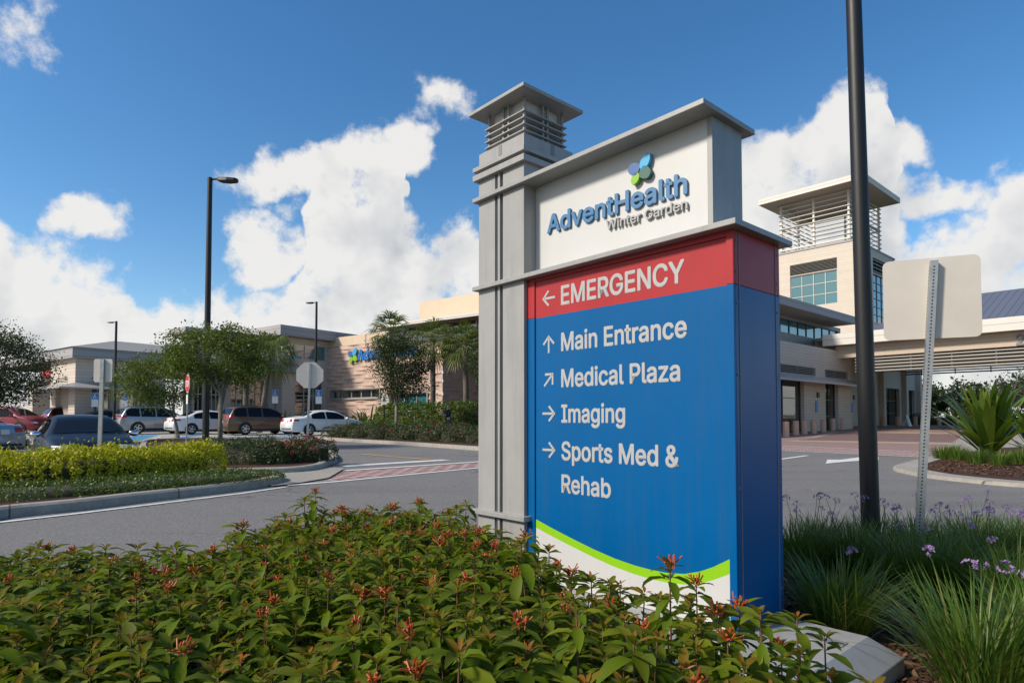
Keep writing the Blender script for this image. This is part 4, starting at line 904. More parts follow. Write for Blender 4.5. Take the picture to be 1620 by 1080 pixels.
def snoise(x, y, s, seed=0): return np.sin(x * s + seed) * np.cos(y * s * 1.13 + seed * 2.1) * .5 + np.sin(x * s * 2.3 + y * s * 1.7 + seed) * .25 + np.cos(x * s * .6 - y * s * 2.9 + seed * .7) * .25
FB = [(-3.3, 2.9), (-2.45, 2.95), (-1.72, 2.86), (-1.42, 3.05), (-1.45, 3.9), (-.95, 4.05), (-.50, 3.95), (-.22, 3.45), (-.05, 2.9), (.14, 2.5), (.34, 2.12), (.52, 1.90), (.70, 1.72), (.78, 1.48), (.72, 1.15), (.60, 1.0), (-3.3, 1.0)]
fire = thing('firebush_hedge', 'broad mass of green firebush with reddish tips and orange flowers in the foreground', 'bush', (-1.2, 2.0, .0), 0)
def to_local(V, o): return V - np.array(o.location)[None]
rng = np.random.default_rng(3)
cand = rng.uniform([-3.3, .86], [.82, 4.1], (9000, 2)); cand = cand[inpoly(cand[:, 0], cand[:, 1], FB)]
keep = []; grid = {}
for p_ in cand:      # keep stems apart
    k = (int(p_[0] / .085), int(p_[1] / .085)); ok = True
    for dx in (-1, 0, 1):
        for dy in (-1, 0, 1):
            for q_ in grid.get((k[0] + dx, k[1] + dy), ()):
                if (q_[0] - p_[0]) ** 2 + (q_[1] - p_[1]) ** 2 < .070 ** 2: ok = False
    if ok: grid.setdefault(k, []).append(p_); keep.append(p_)
st = np.array(keep); ns_ = len(st); ed = edge_dist(st[:, 0], st[:, 1], FB)
ztop = .525 + .085 * sstep(-.7, .0, st[:, 0]) + .05 * snoise(st[:, 0], st[:, 1], 3.1, 1) + rng.normal(0, .035, ns_) - .10 * np.exp(-ed / .10)
tall = rng.random(ns_) < .05; ztop[tall] += rng.uniform(.05, .15, tall.sum())
sizef = rng.uniform(.78, 1.12, ns_)
LP = []; tint = []; stems = MB(); tips = []
LV = [  # depth below the tip, leaves, length, elevation, tint
 (.000, 4, .026, 66, .85), (.006, 3, .048, 48, .42), (.016, 4, .076, 30, .10), (.034, 4, .092, 14, .02), (.070, 3, .100, 2, 0), (.110, 3, .104, -6, 0), (.155, 3, .104, -10, 0), (.205, 3, .100, -12, 0), (.265, 3, .10, -12, 0)]
for (dz, k, L0, e0, t0) in LV:
    for m_ in range(k):
        az = rng.uniform(0, 2 * math.pi, ns_) if m_ == 0 else az + 2 * math.pi / k
        a2 = az + rng.normal(0, .22, ns_); hgt = ztop - dz * (1 + .15 * rng.normal(size=ns_))
        L = L0 * rng.uniform(.7, 1.18, ns_) * sizef; el = rad(e0) + rng.normal(0, .17, ns_)
        P_ = np.stack([st[:, 0] + .004 * np.cos(a2), st[:, 1] + .004 * np.sin(a2), hgt], -1)
        sel = (rng.random(ns_) < .93) & (hgt > .05)
        V, Fc = leaf3(P_[sel], a2[sel], el[sel], L[sel], L[sel] * rng.uniform(.30, .42, sel.sum()), rng.uniform(.45, 1.25, sel.sum()), rng.normal(0, .22, sel.sum()))
        LP.append((V, Fc)); tint.append(np.repeat(np.clip(t0 * rng.uniform(.2, 1.4, sel.sum()), 0, 1), 15))
V, Fc = merge(LP); npmesh('foliage', to_local(V, fire), Fc, FOL['fire'], fire, smooth=True, attr=np.concatenate(tint))
for i in range(ns_):
    x, y = st[i]; x0, y0 = x + rng.normal(0, .05), y + rng.normal(0, .05)
    stems.tube([(x0, y0, .0), (x + (x0 - x) * .3, y + (y0 - y) * .3, ztop[i] * .5), (x, y, ztop[i] - .004)], [.0045, .0035, .0018], 4, False)
stems.v = [tuple(np.array(v_) - np.array(fire.location)) for v_ in stems.v]
stems.build('stems', M['twig'], fire, smooth=True)
fl = np.where((rng.random(ns_) < .30) & (ztop > np.median(ztop) - .02) & (st[:, 0] > -.84 * st[:, 1]))[0]; rng.shuffle(fl); rest_ = fl[99:]; fl = list(fl[:99])
for i in list(fl):
    b = MB(); nf = rng.integers(10, 20); lx, ly, lz = st[i][0] - fire.location.x, st[i][1] - fire.location.y, ztop[i] - .006
    for q_ in range(nf):
        a, e_ = rng.uniform(0, 2 * math.pi), rng.uniform(.25, 1.35); d = np.array([math.cos(a) * math.cos(e_), math.sin(a) * math.cos(e_), math.sin(e_)]); L = rng.uniform(.018, .036)
        o_ = np.array([lx, ly, lz]) + rng.normal(0, .006, 3)
        b.tube([o_, o_ + d * L * .6, o_ + d * L], [.0012, .0020, .0024], 5)
    b.build('flower_cluster', FLW['org'], fire)

PP = []; DD = []
for i in rest_:
    for k in range(5): a = rng.uniform(0, 6.28); e_ = rng.uniform(.3, 1.3); PP.append((st[i][0] - fire.location.x, st[i][1] - fire.location.y, ztop[i] - .004)); DD.append((math.cos(a) * math.cos(e_), math.sin(a) * math.cos(e_), math.sin(e_)))
if PP:
    V, Fc = cards(np.array(PP), np.array(DD), rng.normal(size=(len(PP), 3)), rng.uniform(.014, .03, len(PP)), np.full(len(PP), .005)); tag(npmesh('flower_buds', V, Fc, FLW['org'], fire), kind='stuff')
# --- society garlic clumps
def garlic(x, y, hgt, n, label, nfl=3, spread=.10, seed=0):
    rg = np.random.default_rng(100 + seed); o = thing('garlic_clump', label, 'ornamental grass', (x, y, float(gz(x, y)) + .015), 0, 'clumps of flowering grass beside the sign')
    r_ = spread * np.sqrt(rg.random(n)); a = rg.uniform(0, 2 * math.pi, n); P_ = np.stack([r_ * np.cos(a), r_ * np.sin(a), np.zeros(n)], -1)
    V, Fc, _ = blades(P_, a + rg.normal(0, .5, n), np.abs(rg.normal(.10, .16, n)) + r_ * 2.2, hgt * rg.uniform(.65, 1.25, n), rg.uniform(.004, .0075, n), rg.uniform(.15, 1.3, n), 6)
    npmesh('blades', V, Fc, FOL['gar'], o, smooth=True)
    for q_ in range(nfl):
        a = rg.uniform(0, 2 * math.pi); ln = hgt * rg.uniform(1.05, 1.45); tl = rg.uniform(.02, .3); b = MB()
        e_ = np.array([math.cos(a) * math.sin(tl), math.sin(a) * math.sin(tl), math.cos(tl)]) * ln; m_ = e_ * .5 + np.array([0, 0, .02])
        b.tube([(0, 0, 0), m_, e_], [.0022, .002, .0016], 5)
        s_ = b.build('flower_stalk', FOL['gar'], o)
        nf = rg.integers(7, 12); PP = []; DD = []
        for w_ in range(nf):
            d = unit(rg.normal(size=3) * np.array([1, 1, .6]) + np.array([0, 0, .55])); c_ = e_ + d * .022
            for k in range(6):
                an = k * math.pi / 3; t1 = unit(np.cross(d, [.3, .2, .9])); t2 = np.cross(d, t1); PP.append(c_); DD.append(d * .45 + t1 * math.cos(an) + t2 * math.sin(an))
        V, Fc = cards(np.array(PP), np.array(DD), rg.normal(size=(len(PP), 3)), np.full(len(PP), .013), np.full(len(PP), .005))
        npmesh('flower_head', V, Fc, FLW['lil'], s_)
def xyv(u, D): return (u - 810) / FPX * D
gl = [(1322, 3.15, .40, 420, 'dense grass clump right beside the blue end of the sign', 1), (1545, 2.42, .44, 460, 'big grass clump in the bottom right corner with bent flower stalks', 5), (1455, 3.75, .42, 380, 'grass clump in the middle of the bed with one purple flower', 1),
      (1600, 3.35, .42, 380, 'grass clump at the right picture edge with several purple flowers', 5), (1275, 4.3, .40, 320, 'sunlit grass clump just past the far corner of the sign', 3), (1345, 4.25, .40, 340, 'grass clump growing in front of the thick black pole', 4), (1415, 4.35, .38, 320, 'grass clump between the black pole and the perforated post', 4),
      (1490, 4.15, .38, 340, 'grass clump in front of the perforated sign post with mauve flowers', 6), (1560, 4.4, .38, 320, 'grass clump right of the perforated post near the road', 4), (1640, 4.4, .40, 300, 'grass clump cut by the right edge at the back of the bed', 3), (1300, 5.0, .34, 260, 'small grass clump at the road side behind the sign', 2),
      (1380, 4.95, .36, 260, 'small grass clump around the foot of the black pole', 3), (1450, 5.0, .34, 240, 'small grass clump behind the perforated post', 2), (1530, 5.05, .36, 240, 'pale grass clump at the road edge with thin tall stalks', 4), (1600, 4.95, .34, 240, 'roadside grass clump at the far right with thin stalks', 3), (1690, 3.0, .42, 300, 'grass clump outside the right picture edge', 1), (1660, 2.5, .44, 300, 'grass clump beyond the lower right corner', 1),
      (1250, 4.6, .36, 260, 'grass clump hugging the rear of the blue sign', 2), (1400, 3.95, .38, 300, 'thick dark grass clump at the middle of the bed', 1), (1530, 3.6, .40, 320, 'leaning grass clump right of the bare mulch patch', 3)]
for i, (u, D_, hg, n, lb, nf) in enumerate(gl): garlic(xyv(u, D_), D_, hg, int(n * 1.4), lb, nf, .12, i)

# --- hedges and shrubs as shells of leaves over a solid core coloured dark as inner shade
def core_mesh(name, path, wd, ht, m, parent, z0):
    b = MB(); rings = []
    for i, (x, y) in enumerate(path):
        p0, p1 = np.array(path[max(i - 1, 0)]), np.array(path[min(i + 1, len(path) - 1)]); t = (p1 - p0) / np.linalg.norm(p1 - p0); n = np.array([-t[1], t[0]]); end = .5 if i in (0, len(path) - 1) else 1
        ring = []
        for k in range(9):
            a = math.pi * k / 8; o_ = math.cos(a); hh = math.sin(a) ** .5
            ring.append(b.vert((x + n[0] * o_ * wd * .34 * end, y + n[1] * o_ * wd * .34 * end, z0(x, y) + hh * ht * .70 * (.8 if end < 1 else 1))))
        rings.append(ring)
    for r0, r1 in zip(rings, rings[1:]):
        for k in range(8): b.face((r0[k], r1[k], r1[k + 1], r0[k + 1]))
    b.face(rings[0]); b.face(rings[-1][::-1]); return b.build(name, m, parent, smooth=True)
def resample(path, step):
    out = []
    for p0, p1 in zip(path, path[1:]):
        p0, p1 = np.array(p0), np.array(p1); n = max(1, int(np.linalg.norm(p1 - p0) / step)); out += [tuple(p0 + (p1 - p0) * k / n) for k in range(n)]
    return out + [tuple(path[-1])]
def hedge(name, label, cat, path, wd, ht, n, leaf, fol, base=.11, bump=.12, shoots=0.0, group=None, flowers=None, seed=0, updir=.5, topnoise=.0):
    rg = np.random.default_rng(500 + seed); path = resample(path, .25); pa = np.array(path); c0 = pa.mean(0)
    loc = (c0[0], c0[1], float(gz(*c0)) + base); o = thing(name, label, cat, loc, 0, group)
    core_mesh('shade_core', [(x - c0[0], y - c0[1]) for x, y in path], wd, ht, M['coreshade'], o, lambda x, y: float(gz(x + c0[0], y + c0[1])) + base - loc[2])
    seg = np.linalg.norm(np.diff(pa, axis=0), axis=1); cum = np.r_[0, np.cumsum(seg)]; s = rg.uniform(-wd * .3, cum[-1] + wd * .3, n); sc = np.clip(s, 0, cum[-1] - 1e-6)
    k = np.searchsorted(cum, sc, 'right') - 1; t = (sc - cum[k]) / seg[k]; C_ = pa[k] + (pa[k + 1] - pa[k]) * t[:, None]; tg = unit(pa[k + 1] - pa[k]); nr = np.stack([-tg[:, 1], tg[:, 0]], -1)
    over = s - sc
    a = rg.uniform(-.15, math.pi + .15, n); rr = rg.uniform(.80, 1.06, n) * np.sqrt(np.clip(1 - (np.abs(over) / (wd * .34)) ** 2, .05, 1))
    ox = np.sign(np.cos(a)) * np.abs(np.cos(a)) ** .75 * wd / 2 * rr; oz = np.abs(np.sin(a)) ** .6 * ht * rr
    bn = snoise(C_[:, 0] * 1.0 + ox, C_[:, 1] + oz * 2, 4.5, seed) * bump + snoise(C_[:, 0], C_[:, 1] + ox, 1.6, seed + 3) * topnoise
    X_ = C_ + nr * (ox * (1 + bn / wd))[:, None] + tg * over[:, None]; Z_ = oz * (1 + bn / ht) * np.where(np.sin(a) > -.1, 1, .3)
    if shoots: sh = rg.random(n) < .06; Z_[sh] += rg.random(sh.sum()) ** 2.5 * shoots
    gzv = gz(X_[:, 0], X_[:, 1]) + base; P_ = np.stack([X_[:, 0], X_[:, 1], gzv + np.clip(Z_, .01, None)], -1) - np.array(loc)
    out = np.concatenate([nr * np.cos(a)[:, None], np.sin(a)[:, None]], 1); Dr = unit(out * .6 + rand_dirs(n, rg) + np.array([0, 0, updir])); L = leaf * rg.uniform(.6, 1.35, n)
    V, Fc = cards(P_, Dr, unit(out + rand_dirs(n, rg) * .7), L, L * rg.uniform(.4, .6, n)); npmesh('foliage', V, Fc, FOL[fol], o)
    if flowers:
        fm, nf, fs_ = flowers; top_ = np.where((np.sin(a) > .25))[0]; ch = rg.choice(top_, nf)
        PP = np.repeat(P_[ch] + out[ch] * .03 + np.array([0, 0, .02]), 9, 0) + rg.normal(0, fs_ * .55, (nf * 9, 3)); V, Fc = cards(PP, rand_dirs(nf * 9, rg), rand_dirs(nf * 9, rg), np.full(nf * 9, fs_), np.full(nf * 9, fs_ * .8)); npmesh('flowers', V, Fc, FLW[fm], o)
    return o
M['coreshade'] = mat('shade_core', (.035, .036, .012), .9)  # dark colour of the solid core stands in for shade inside the hedge
def cat(pts, n=6):
    P_ = [np.array(p) for p in pts]; P_ = [2 * P_[0] - P_[1]] + P_ + [2 * P_[-1] - P_[-2]]; out = []
    for i in range(1, len(P_) - 2):
        a, b_, c, d = P_[i - 1:i + 3]
        for k in range(n): t = k / n; out.append(tuple(.5 * (2 * b_ + (c - a) * t + (2 * a - 5 * b_ + 4 * c - d) * t * t + (3 * b_ - a - 3 * c + d) * t ** 3)))
    return out + [tuple(P_[-2])]
hp = cat([(-13.0, 6.4), (-10, 7.7)] + [gxy(u, v, .11) for u, v in ((0, 774), (150, 767), (330, 749.5))])
hp = [(x - .30, y + .38) for x, y in hp]
hedge('golden_hedge', 'clipped bright yellow green hedge along the kerb on the left', 'hedge', hp, .95, .50, 46000, .052, 'yel', shoots=.22, bump=.10, topnoise=.05, seed=1)
cp = cat([(-12.0, 5.2), (-9.6, 6.3)] + [gxy(u, v, .11) for u, v in ((0, 787), (150, 777), (400, 756.5))])
g_ = hedge('jasmine_strip', 'low strip of glossy jasmine ground cover between yellow hedge and kerb', 'ground cover', cp, 1.25, .15, 19000, .036, 'cov', bump=.04, seed=2, updir=.7)
hedge('low_hedge', 'dark clipped low hedge at the far left behind the small car', 'hedge', [(-23, 17.5), uY(-30, 20.5), uY(42, 21.5)], 1.1, .55, 3000, .06, 'dkg', seed=3)
hedge('green_shrub', 'rounded dark green shrub at the foot of the slim grey tree trunk', 'shrub', [uY(352, 14.6), uY(392, 14.3), uY(430, 14.4)], 1.15, .50, 5200, .05, 'dkg', seed=4, base=.11)
hedge('green_shrub', 'low dark shrub behind the yellow hedge beside the tall black light pole', 'shrub', [uY(335, 17.5), uY(375, 17.0)], 1.0, .5, 2400, .05, 'dkg', seed=5)
for i, (u, D_, lb) in enumerate([(448, 14.6, 'red rose shrub next to the dark green shrub in the kerbed island'), (478, 14.9, 'red rose shrub below the grey back of the octagonal sign'), (505, 15.2, 'red rose shrub at the tip of the kerbed island by the crosswalk'), (462, 16.3, 'red rose shrub behind the others in the kerbed island'), (418, 16.2, 'sparse rose shrub behind the dark green shrub')]):
    x, y = uY(u, D_); hedge('rose_shrub', lb, 'rose bush', [(x - .22, y - .05), (x + .22, y + .05)], .75, .46 + .04 * (i % 3), 1500, .05, 'rose', flowers=('red', 20 if i < 3 else 8, .035), group='red rose shrubs in the kerbed island', seed=10 + i, bump=.2, shoots=.15)
# long bed behind the road
pp_ = [uY(535, 32), uY(600, 29.5), uY(680, 27.2), uY(757, 25.2), uY(850, 23.8)]
spots = resample(pp_, 1.25)
LBR = ['rust coloured low shrub at the left end of the long bed by the white car', 'rust coloured low shrub second from the white car', 'rust coloured low shrub below the young oak trunk', 'rust coloured low shrub right of the young oak trunk', 'low shrub with faded red blooms in the middle of the long bed', 'low shrub in the long bed left of the brightest red blooms', 'low shrub with the brightest red blooms near the sign column', 'low red flowering shrub touching the sign column in view', 'red flowering shrub of the long bed hidden behind the sign', 'last red flowering shrub of the long bed behind the sign']
for i, (x, y) in enumerate(spots):
    lb = LBR[min(i * len(LBR) // len(spots), 9)] if len(spots) > len(LBR) else LBR[i]
    hedge('flowering_shrub', lb, 'shrub', [(x - .45, y + .15), (x + .45, y - .12)], 1.05, .52 + .08 * ((i * 7) % 3), 1500, .075, 'rose', flowers=('red', 16 if i in (6, 7, 8) else 6, .05), group='red flowering shrubs in the long bed', seed=30 + i, bump=.2)
hedge('trimmed_hedge', 'knee high trimmed green hedge running behind the red flowering shrubs', 'hedge', [uY(560, 35), uY(640, 31.5), uY(760, 28.6), uY(900, 27)], 1.5, .62, 9000, .075, 'dkg', seed=50)
hedge('tall_hedge', 'tall bright green hedge in front of the pink stone wall', 'hedge', [uY(606, 39.5), uY(680, 37.5), uY(760, 35.8), uY(900, 34)], 1.3, 1.75, 16000, .13, 'hedge', seed=51, bump=.16, shoots=.3)
hedge('grass_mound', 'pale yellowish grassy shrub between the white car and the tall hedge', 'shrub', [uY(588, 36.5), uY(640, 35)], 1.3, .75, 3000, .13, 'hedge', seed=52)
# strap leaved plants
def strap_plant(name, label, cat, x, y, n, L, Wd, base, seed, group=None, fol='strap', tilt=(.05, .75), bend=(.2, 1.1)):
    rg = np.random.default_rng(700 + seed); o = thing(name, label, cat, (x, y, float(gz(x, y)) + base), 0, group); a = rg.uniform(0, 2 * math.pi, n); u_ = rg.random(n)
    P_ = np.stack([.06 * np.cos(a), .06 * np.sin(a), .04 + rg.random(n) * .12], -1)
    V, Fc, _ = blades(P_, a, tilt[0] + u_ * (tilt[1] - tilt[0]), L * rg.uniform(.7, 1.1, n), Wd * rg.uniform(.7, 1.15, n), bend[0] + rg.random(n) * (bend[1] - bend[0]), 7, taper=.9)
    npmesh('leaves', V, Fc, FOL[fol], o, smooth=True); return o
for i, (u, D_, L, lb) in enumerate([(505, 46, 1.5, 'strappy green plant by the glass door behind the brown car'), (432, 45.5, 1.4, 'strappy plant in front of the light return wall behind the brown car'), (452, 46.2, 1.6, 'strappy plant below the left wing window behind the white car'), (528, 45.5, 1.5, 'dark strappy plant left of the pink stone wall'), (548, 44.5, 1.4, 'dark strappy plant at the left end of the pink stone wall'), (585, 41.5, 1.9, 'large spiky plant at the left end of the tall hedge'), (572, 43.5, 1.5, 'spiky plant behind the large one left of the tall hedge')]):
    strap_plant('strap_plant', lb, 'plant', *uY(u, D_), 34, L, .12, .05, i, 'spiky plants along the clinic wall', fol='hedge' if i > 4 else 'palm')
crx, cry = uY(1562, 16.5)
cr = strap_plant('crinum_lily', 'big crinum lily with broad arching leaves on the mulch of the right island', 'plant', crx, cry, 90, 2.0, .17, .06, 20, None, 'strap', (.0, .85), (.05, 1.1))
for k, (dx, dz) in enumerate(((.85, 1.0), (.55, 1.25))):
    b = MB().tube([(0, 0, .1), (dx * .5, -.1, dz * .6), (dx, -.25, dz)], [.02, .018, .012], 6); s_ = b.build('flower_stalk', FOL['strap'], cr)
    rg = np.random.default_rng(k); n = 60 if k == 0 else 26; P_ = np.tile([dx, -.25, dz + .02], (n, 1)) + rg.normal(0, .03, (n, 3)); V, Fc = cards(P_, rand_dirs(n, rg), rand_dirs(n, rg), np.full(n, .13), np.full(n, .03)); npmesh('flower_head', V, Fc, FLW['wht'], s_)
x, y = uY(1640, 15.5); strap_plant('crinum_lily', 'second crinum lily half cut off by the right edge', 'plant', x, y, 40, 1.4, .13, .06, 21, None, 'strap', (.05, .95), (.15, 1.3))
for i, (u, D_, lb) in enumerate([(1490, 16.8, 'tuft of fine grass at the left tip of the right island'), (1515, 16.2, 'second grass tuft from the tip of the right island'), (1545, 15.0, 'grass tuft in front of the big crinum lily'), (1580, 14.3, 'grass tuft on the mulch right below the crinum lily'), (1508, 17.8, 'yellowish grass tuft behind the tip of the right island'), (1610, 14.8, 'grass tuft near the right edge on the island mulch')]):
    x, y = uY(u, D_); rg = np.random.default_rng(800 + i); n = 260; o = thing('grass_tuft', lb, 'ornamental grass', (x, y, float(gz(x, y)) + .05), 0, 'grass tufts on the right island')
    a = rg.uniform(0, 6.28, n); r_ = .22 * np.sqrt(rg.random(n)); V, Fc, _ = blades(np.stack([r_ * np.cos(a), r_ * np.sin(a), 0 * a], -1), a, np.abs(rg.normal(.2, .2, n)), rg.uniform(.25, .45, n), rg.uniform(.008, .014, n), rg.uniform(.2, 1.2, n), 4); npmesh('blades', V, Fc, FOL['gar'], o)

# --- loose bark chips on the beds
def chips(name, poly, n, size, h0, seed):
    rg = np.random.default_rng(seed); lo_, hi_ = np.min(poly, 0), np.max(poly, 0); P_ = rg.uniform(lo_, hi_, (n * 3, 2)); P_ = P_[inpoly(P_[:, 0], P_[:, 1], poly)][:n]; k = len(P_)
    base = np.stack([P_[:, 0], P_[:, 1], gz(P_[:, 0], P_[:, 1]) + h0 + rg.uniform(0, size * .25, k)], -1); d = unit(rg.normal(size=(k, 3)) * np.array([1, 1, .35])); nm = unit(rg.normal(size=(k, 3)) * .5 + np.array([0, 0, 1.0])); s_ = unit(np.cross(d, nm)); L = size * rg.uniform(.4, 1.4, k)[:, None]; w_ = L * rg.uniform(.15, .45, k)[:, None]
    V = np.stack([base - d * L / 2 - s_ * w_ / 2, base + d * L / 2 - s_ * w_ * .3, base + d * L / 2 + s_ * w_ / 2, base - d * L / 2 + s_ * w_ * .4], 1).reshape(-1, 3)
    return tag(npmesh(name, V, np.arange(len(V)).reshape(-1, 4), FOL['bark']), 'loose brown bark chips lying on the bed around the sign' if 'sign' in name else 'loose brown bark chips on the right island', 'mulch', None, 'stuff')
FOL['bark'] = foliage('bark_chips', [(.035, .016, .010), (.07, .032, .018), (.11, .055, .032), (.16, .10, .06), (.05, .022, .014)], .9, 0, spec=.15)
chips('sign_bed_bark_chips', [(.3, .9), (4.2, 1.6), (5.5, 5.3), (.8, 5.2), (1.3, 3.2)], 16000, .045, .018, 1)
chips('island_bark_chips', [gxy(1470, 741), gxy(1500, 752), gxy(1640, 762), gxy(1700, 755), gxy(1640, 716), gxy(1545, 718)], 6000, .06, .063, 2)
# --- trees
def tree(name, label, base, crown_c, cr_, n_clump, n_leaf, leaf, fol, trunk_r, fork=.5, seed=0, nlimb=9, clump_s=.28, lean=(0, 0), base_h=.1, group=None, bark='bark'):
    rg = np.random.default_rng(900 + seed); bx, by = base; bz = float(gz(bx, by)) + base_h; o = thing(name, label, 'tree', (bx, by, bz), 0, group)
    cc = np.array(crown_c) - np.array([bx, by, bz]); R_ = np.array(cr_)
    d = rand_dirs(n_clump, rg); rr = rg.uniform(.35, .98, n_clump) ** .6; C_ = cc + d * rr[:, None] * R_; C_[:, 2] = np.maximum(C_[:, 2], cc[2] - R_[2] * .85)
    fk = np.array([lean[0], lean[1], (cc[2] - R_[2]) * fork + .2]); b = MB(); b.tube([(0, 0, -.1), (fk[0] * .4, fk[1] * .4, fk[2] * .5), fk], [trunk_r * 1.25, trunk_r, trunk_r * .85], 10)
    t_ = b.build('trunk', M[bark], o, smooth=True); b = MB()
    mains = []
    for k in range(nlimb):
        a = 2 * math.pi * k / nlimb + rg.normal(0, .3); e_ = cc + np.array([math.cos(a) * R_[0] * .45, math.sin(a) * R_[1] * .45, rg.uniform(-.25, .5) * R_[2]]); m_ = fk + (e_ - fk) * .5 + np.array([0, 0, -.06 * R_[2]])
        b.tube([fk, m_, e_], [trunk_r * .55, trunk_r * .4, trunk_r * .2], 6, False); mains.append(e_); mains.append(m_)
    mains = np.array(mains)
    for c_ in C_:
        q_ = mains[np.argmin(((mains - c_) ** 2).sum(1))]; b.tube([q_, (q_ + c_) / 2 + rg.normal(0, .05, 3), c_], [trunk_r * .2, trunk_r * .13, trunk_r * .06], 4, False)
    b.build('limbs', M[bark], o, smooth=True)
    sz = rg.uniform(.5, 1.5, n_clump); pick = rg.choice(n_clump, n_leaf, p=sz / sz.sum()); P_ = C_[pick] + np.clip(rg.normal(0, 1, (n_leaf, 3)), -1.7, 1.7) * (clump_s * R_.mean() * sz[pick])[:, None] * np.array([1.15, 1.15, .75])
    L = leaf * rg.uniform(.6, 1.3, n_leaf); V, Fc = cards(P_, unit(rand_dirs(n_leaf, rg) + np.array([0, 0, -.15])), rand_dirs(n_leaf, rg) + np.array([0, 0, .6]), L, L * rg.uniform(.4, .6, n_leaf)); npmesh('crown', V, Fc, FOL[fol], o); return o
def at3(u, v, D_): p = at(u, v, D_); return tuple(float(c) for c in p)
tree('myrtle_tree', 'slim grey trunked tree with spreading green and rusty crown around the tall light pole', uY(349, 22), at3(345, 566, 22.5), (2.0, 1.8, 1.15), 105, 16000, .10, 'myr', .075, .8, 1, 9, .125)
tree('myrtle_tree', 'low leafy tree left of the red stop sign in front of the emergency wing', uY(283, 31), at3(248, 602, 31), (1.9, 1.6, 1.35), 75, 10000, .12, 'myr', .07, .5, 2, 7, .2, lean=(-.2, 0))
tree('oak_tree', 'young dark oak with rounded crown standing before the pink stone wall', uY(627, 33), at3(632, 582, 33), (1.5, 1.5, 1.85), 90, 13000, .12, 'oak', .085, .8, 3, 8, .17)
tree('oak_tree', 'dark evergreen oak cut by the left edge of the picture', uY(-20, 25), at3(-18, 580, 25), (1.95, 1.8, 1.65), 120, 22000, .10, 'oak', .12, .5, 4, 8, .19)
tree('oak_tree', 'dark oak crown showing just left of the grey sign column', uY(772, 35), at3(782, 580, 35), (1.1, 1.2, 1.8), 60, 8000, .12, 'oak', .085, .8, 5, 7, .2)
for i, (u, v, r_, lb) in enumerate([(15, 640, 1.0, 'rounded bush under the dark oak at the left edge'), (-40, 636, 1.2, 'bush left of the picture below the dark oak')]):
    x, y = uY(u, 46); hedge('green_bush', lb, 'bush', [(x - r_ * .4, y), (x + r_ * .4, y)], r_ * 1.8, 1.5, 1800, .14, 'hedge' if i != 1 else 'dkg', seed=60 + i, bump=.3, base=.02)
for i, (u, v, r_, lb) in enumerate([(300, 655, 1.0, 'bush below the link windows behind the silver car'), (345, 655, 1.1, 'bush below the link windows behind the white hatch'), (385, 655, 1.0, 'bush below the link windows behind the brown car')]):
    x, y = uY(u, 45.5); hedge('green_bush', lb, 'bush', [(x - 1.2, y - .5), (x + 1.2, y + .5)], 1.4, .8, 1500, .14, 'hedge', seed=70 + i, bump=.3, base=.02)
def palm(label, u, vc, D_, r_, seed, tr=.17, nfr=34, droop=1.0, u0=None):
    rg = np.random.default_rng(1000 + seed); bx, by = uY(u if u0 is None else u0, D_); bz = float(gz(bx, by)); top = np.array(at3(u, vc, D_)) - np.array([bx, by, bz]); o = thing('palm_tree', label, 'palm tree', (bx, by, bz), 0, 'palms in front of the clinic')
    b = MB(); b.tube([(0, 0, -.1), top * .5 + np.array([.05, 0, 0]), top], [tr * 1.15, tr, tr * .95], 12); b.build('trunk', M['palmbark'], o, smooth=True)
    VV = []; pet = MB()
    for k in range(nfr):
        z = 1 - 1.75 * (k + .5) / nfr; a = k * 2.39996 + rg.normal(0, .15); e_ = math.asin(max(-1, min(1, z))); d = np.array([math.cos(a) * math.cos(e_), math.sin(a) * math.cos(e_), math.sin(e_)]); pl_ = r_ * rg.uniform(.45, .6); c_ = top + d * pl_ + np.array([0, 0, -.08 * pl_ * droop])
        pet.tube([top, (top + c_) / 2 + np.array([0, 0, .05]), c_], [.025, .02, .012], 4, False)
        sd_ = unit(np.cross(d, [0, 0, 1.0])); up = np.cross(sd_, d); m_ = 15; an = np.linspace(-1.35, 1.35, m_) + rg.normal(0, .05, m_)
        d1 = np.cos(an)[:, None] * d + np.sin(an)[:, None] * sd_; L = r_ * .58 * (1 - .25 * np.abs(an) / 1.35) * rg.uniform(.85, 1.1, m_)
        q0 = np.tile(c_, (m_, 1)); q1 = q0 + d1 * (L * .55)[:, None] + up * .05; q2 = q0 + d1 * L[:, None] + np.array([0, 0, -1]) * (L * .28 * droop)[:, None]
        s_ = np.cross(d1, up); w_ = .035
        V = np.stack([q0 - s_ * .008, q0 + s_ * .008, q1 - s_ * w_, q1 + s_ * w_, q2 - s_ * .004, q2 + s_ * .004], 1).reshape(-1, 3); i_ = np.arange(m_)[:, None] * 6 + np.array([0, 2])[None]; VV.append((V, np.stack([i_, i_ + 1, i_ + 3, i_ + 2], -1).reshape(-1, 4)))
    pet.build('frond_stalks', FOL['palm'], o); V, Fc = merge(VV); npmesh('fronds', V, Fc, FOL['palm'], o)
palm('sabal palm with full fan crown right of the young oak', 684, 541, 40, 2.0, 1, u0=684)
palm('sabal palm next to the grey sign column', 735, 546, 38.5, 1.9, 2, u0=737)
palm('sabal palm with its head rising just behind the young oak crown', 620, 524, 43, 1.8, 3, u0=618)
palm('tall palm with drooping fronds at the right side of the spreading tree', 428, 556, 43, 2.1, 4, u0=410, droop=2.2)
palm('palm with a slim bare trunk left of the drooping one behind the spreading tree', 388, 572, 45, 1.6, 5, u0=388, droop=1.6)
palm('palm behind the tall light pole in front of the glazed link', 365, 560, 46, 1.6, 6, u0=340, droop=1.4)
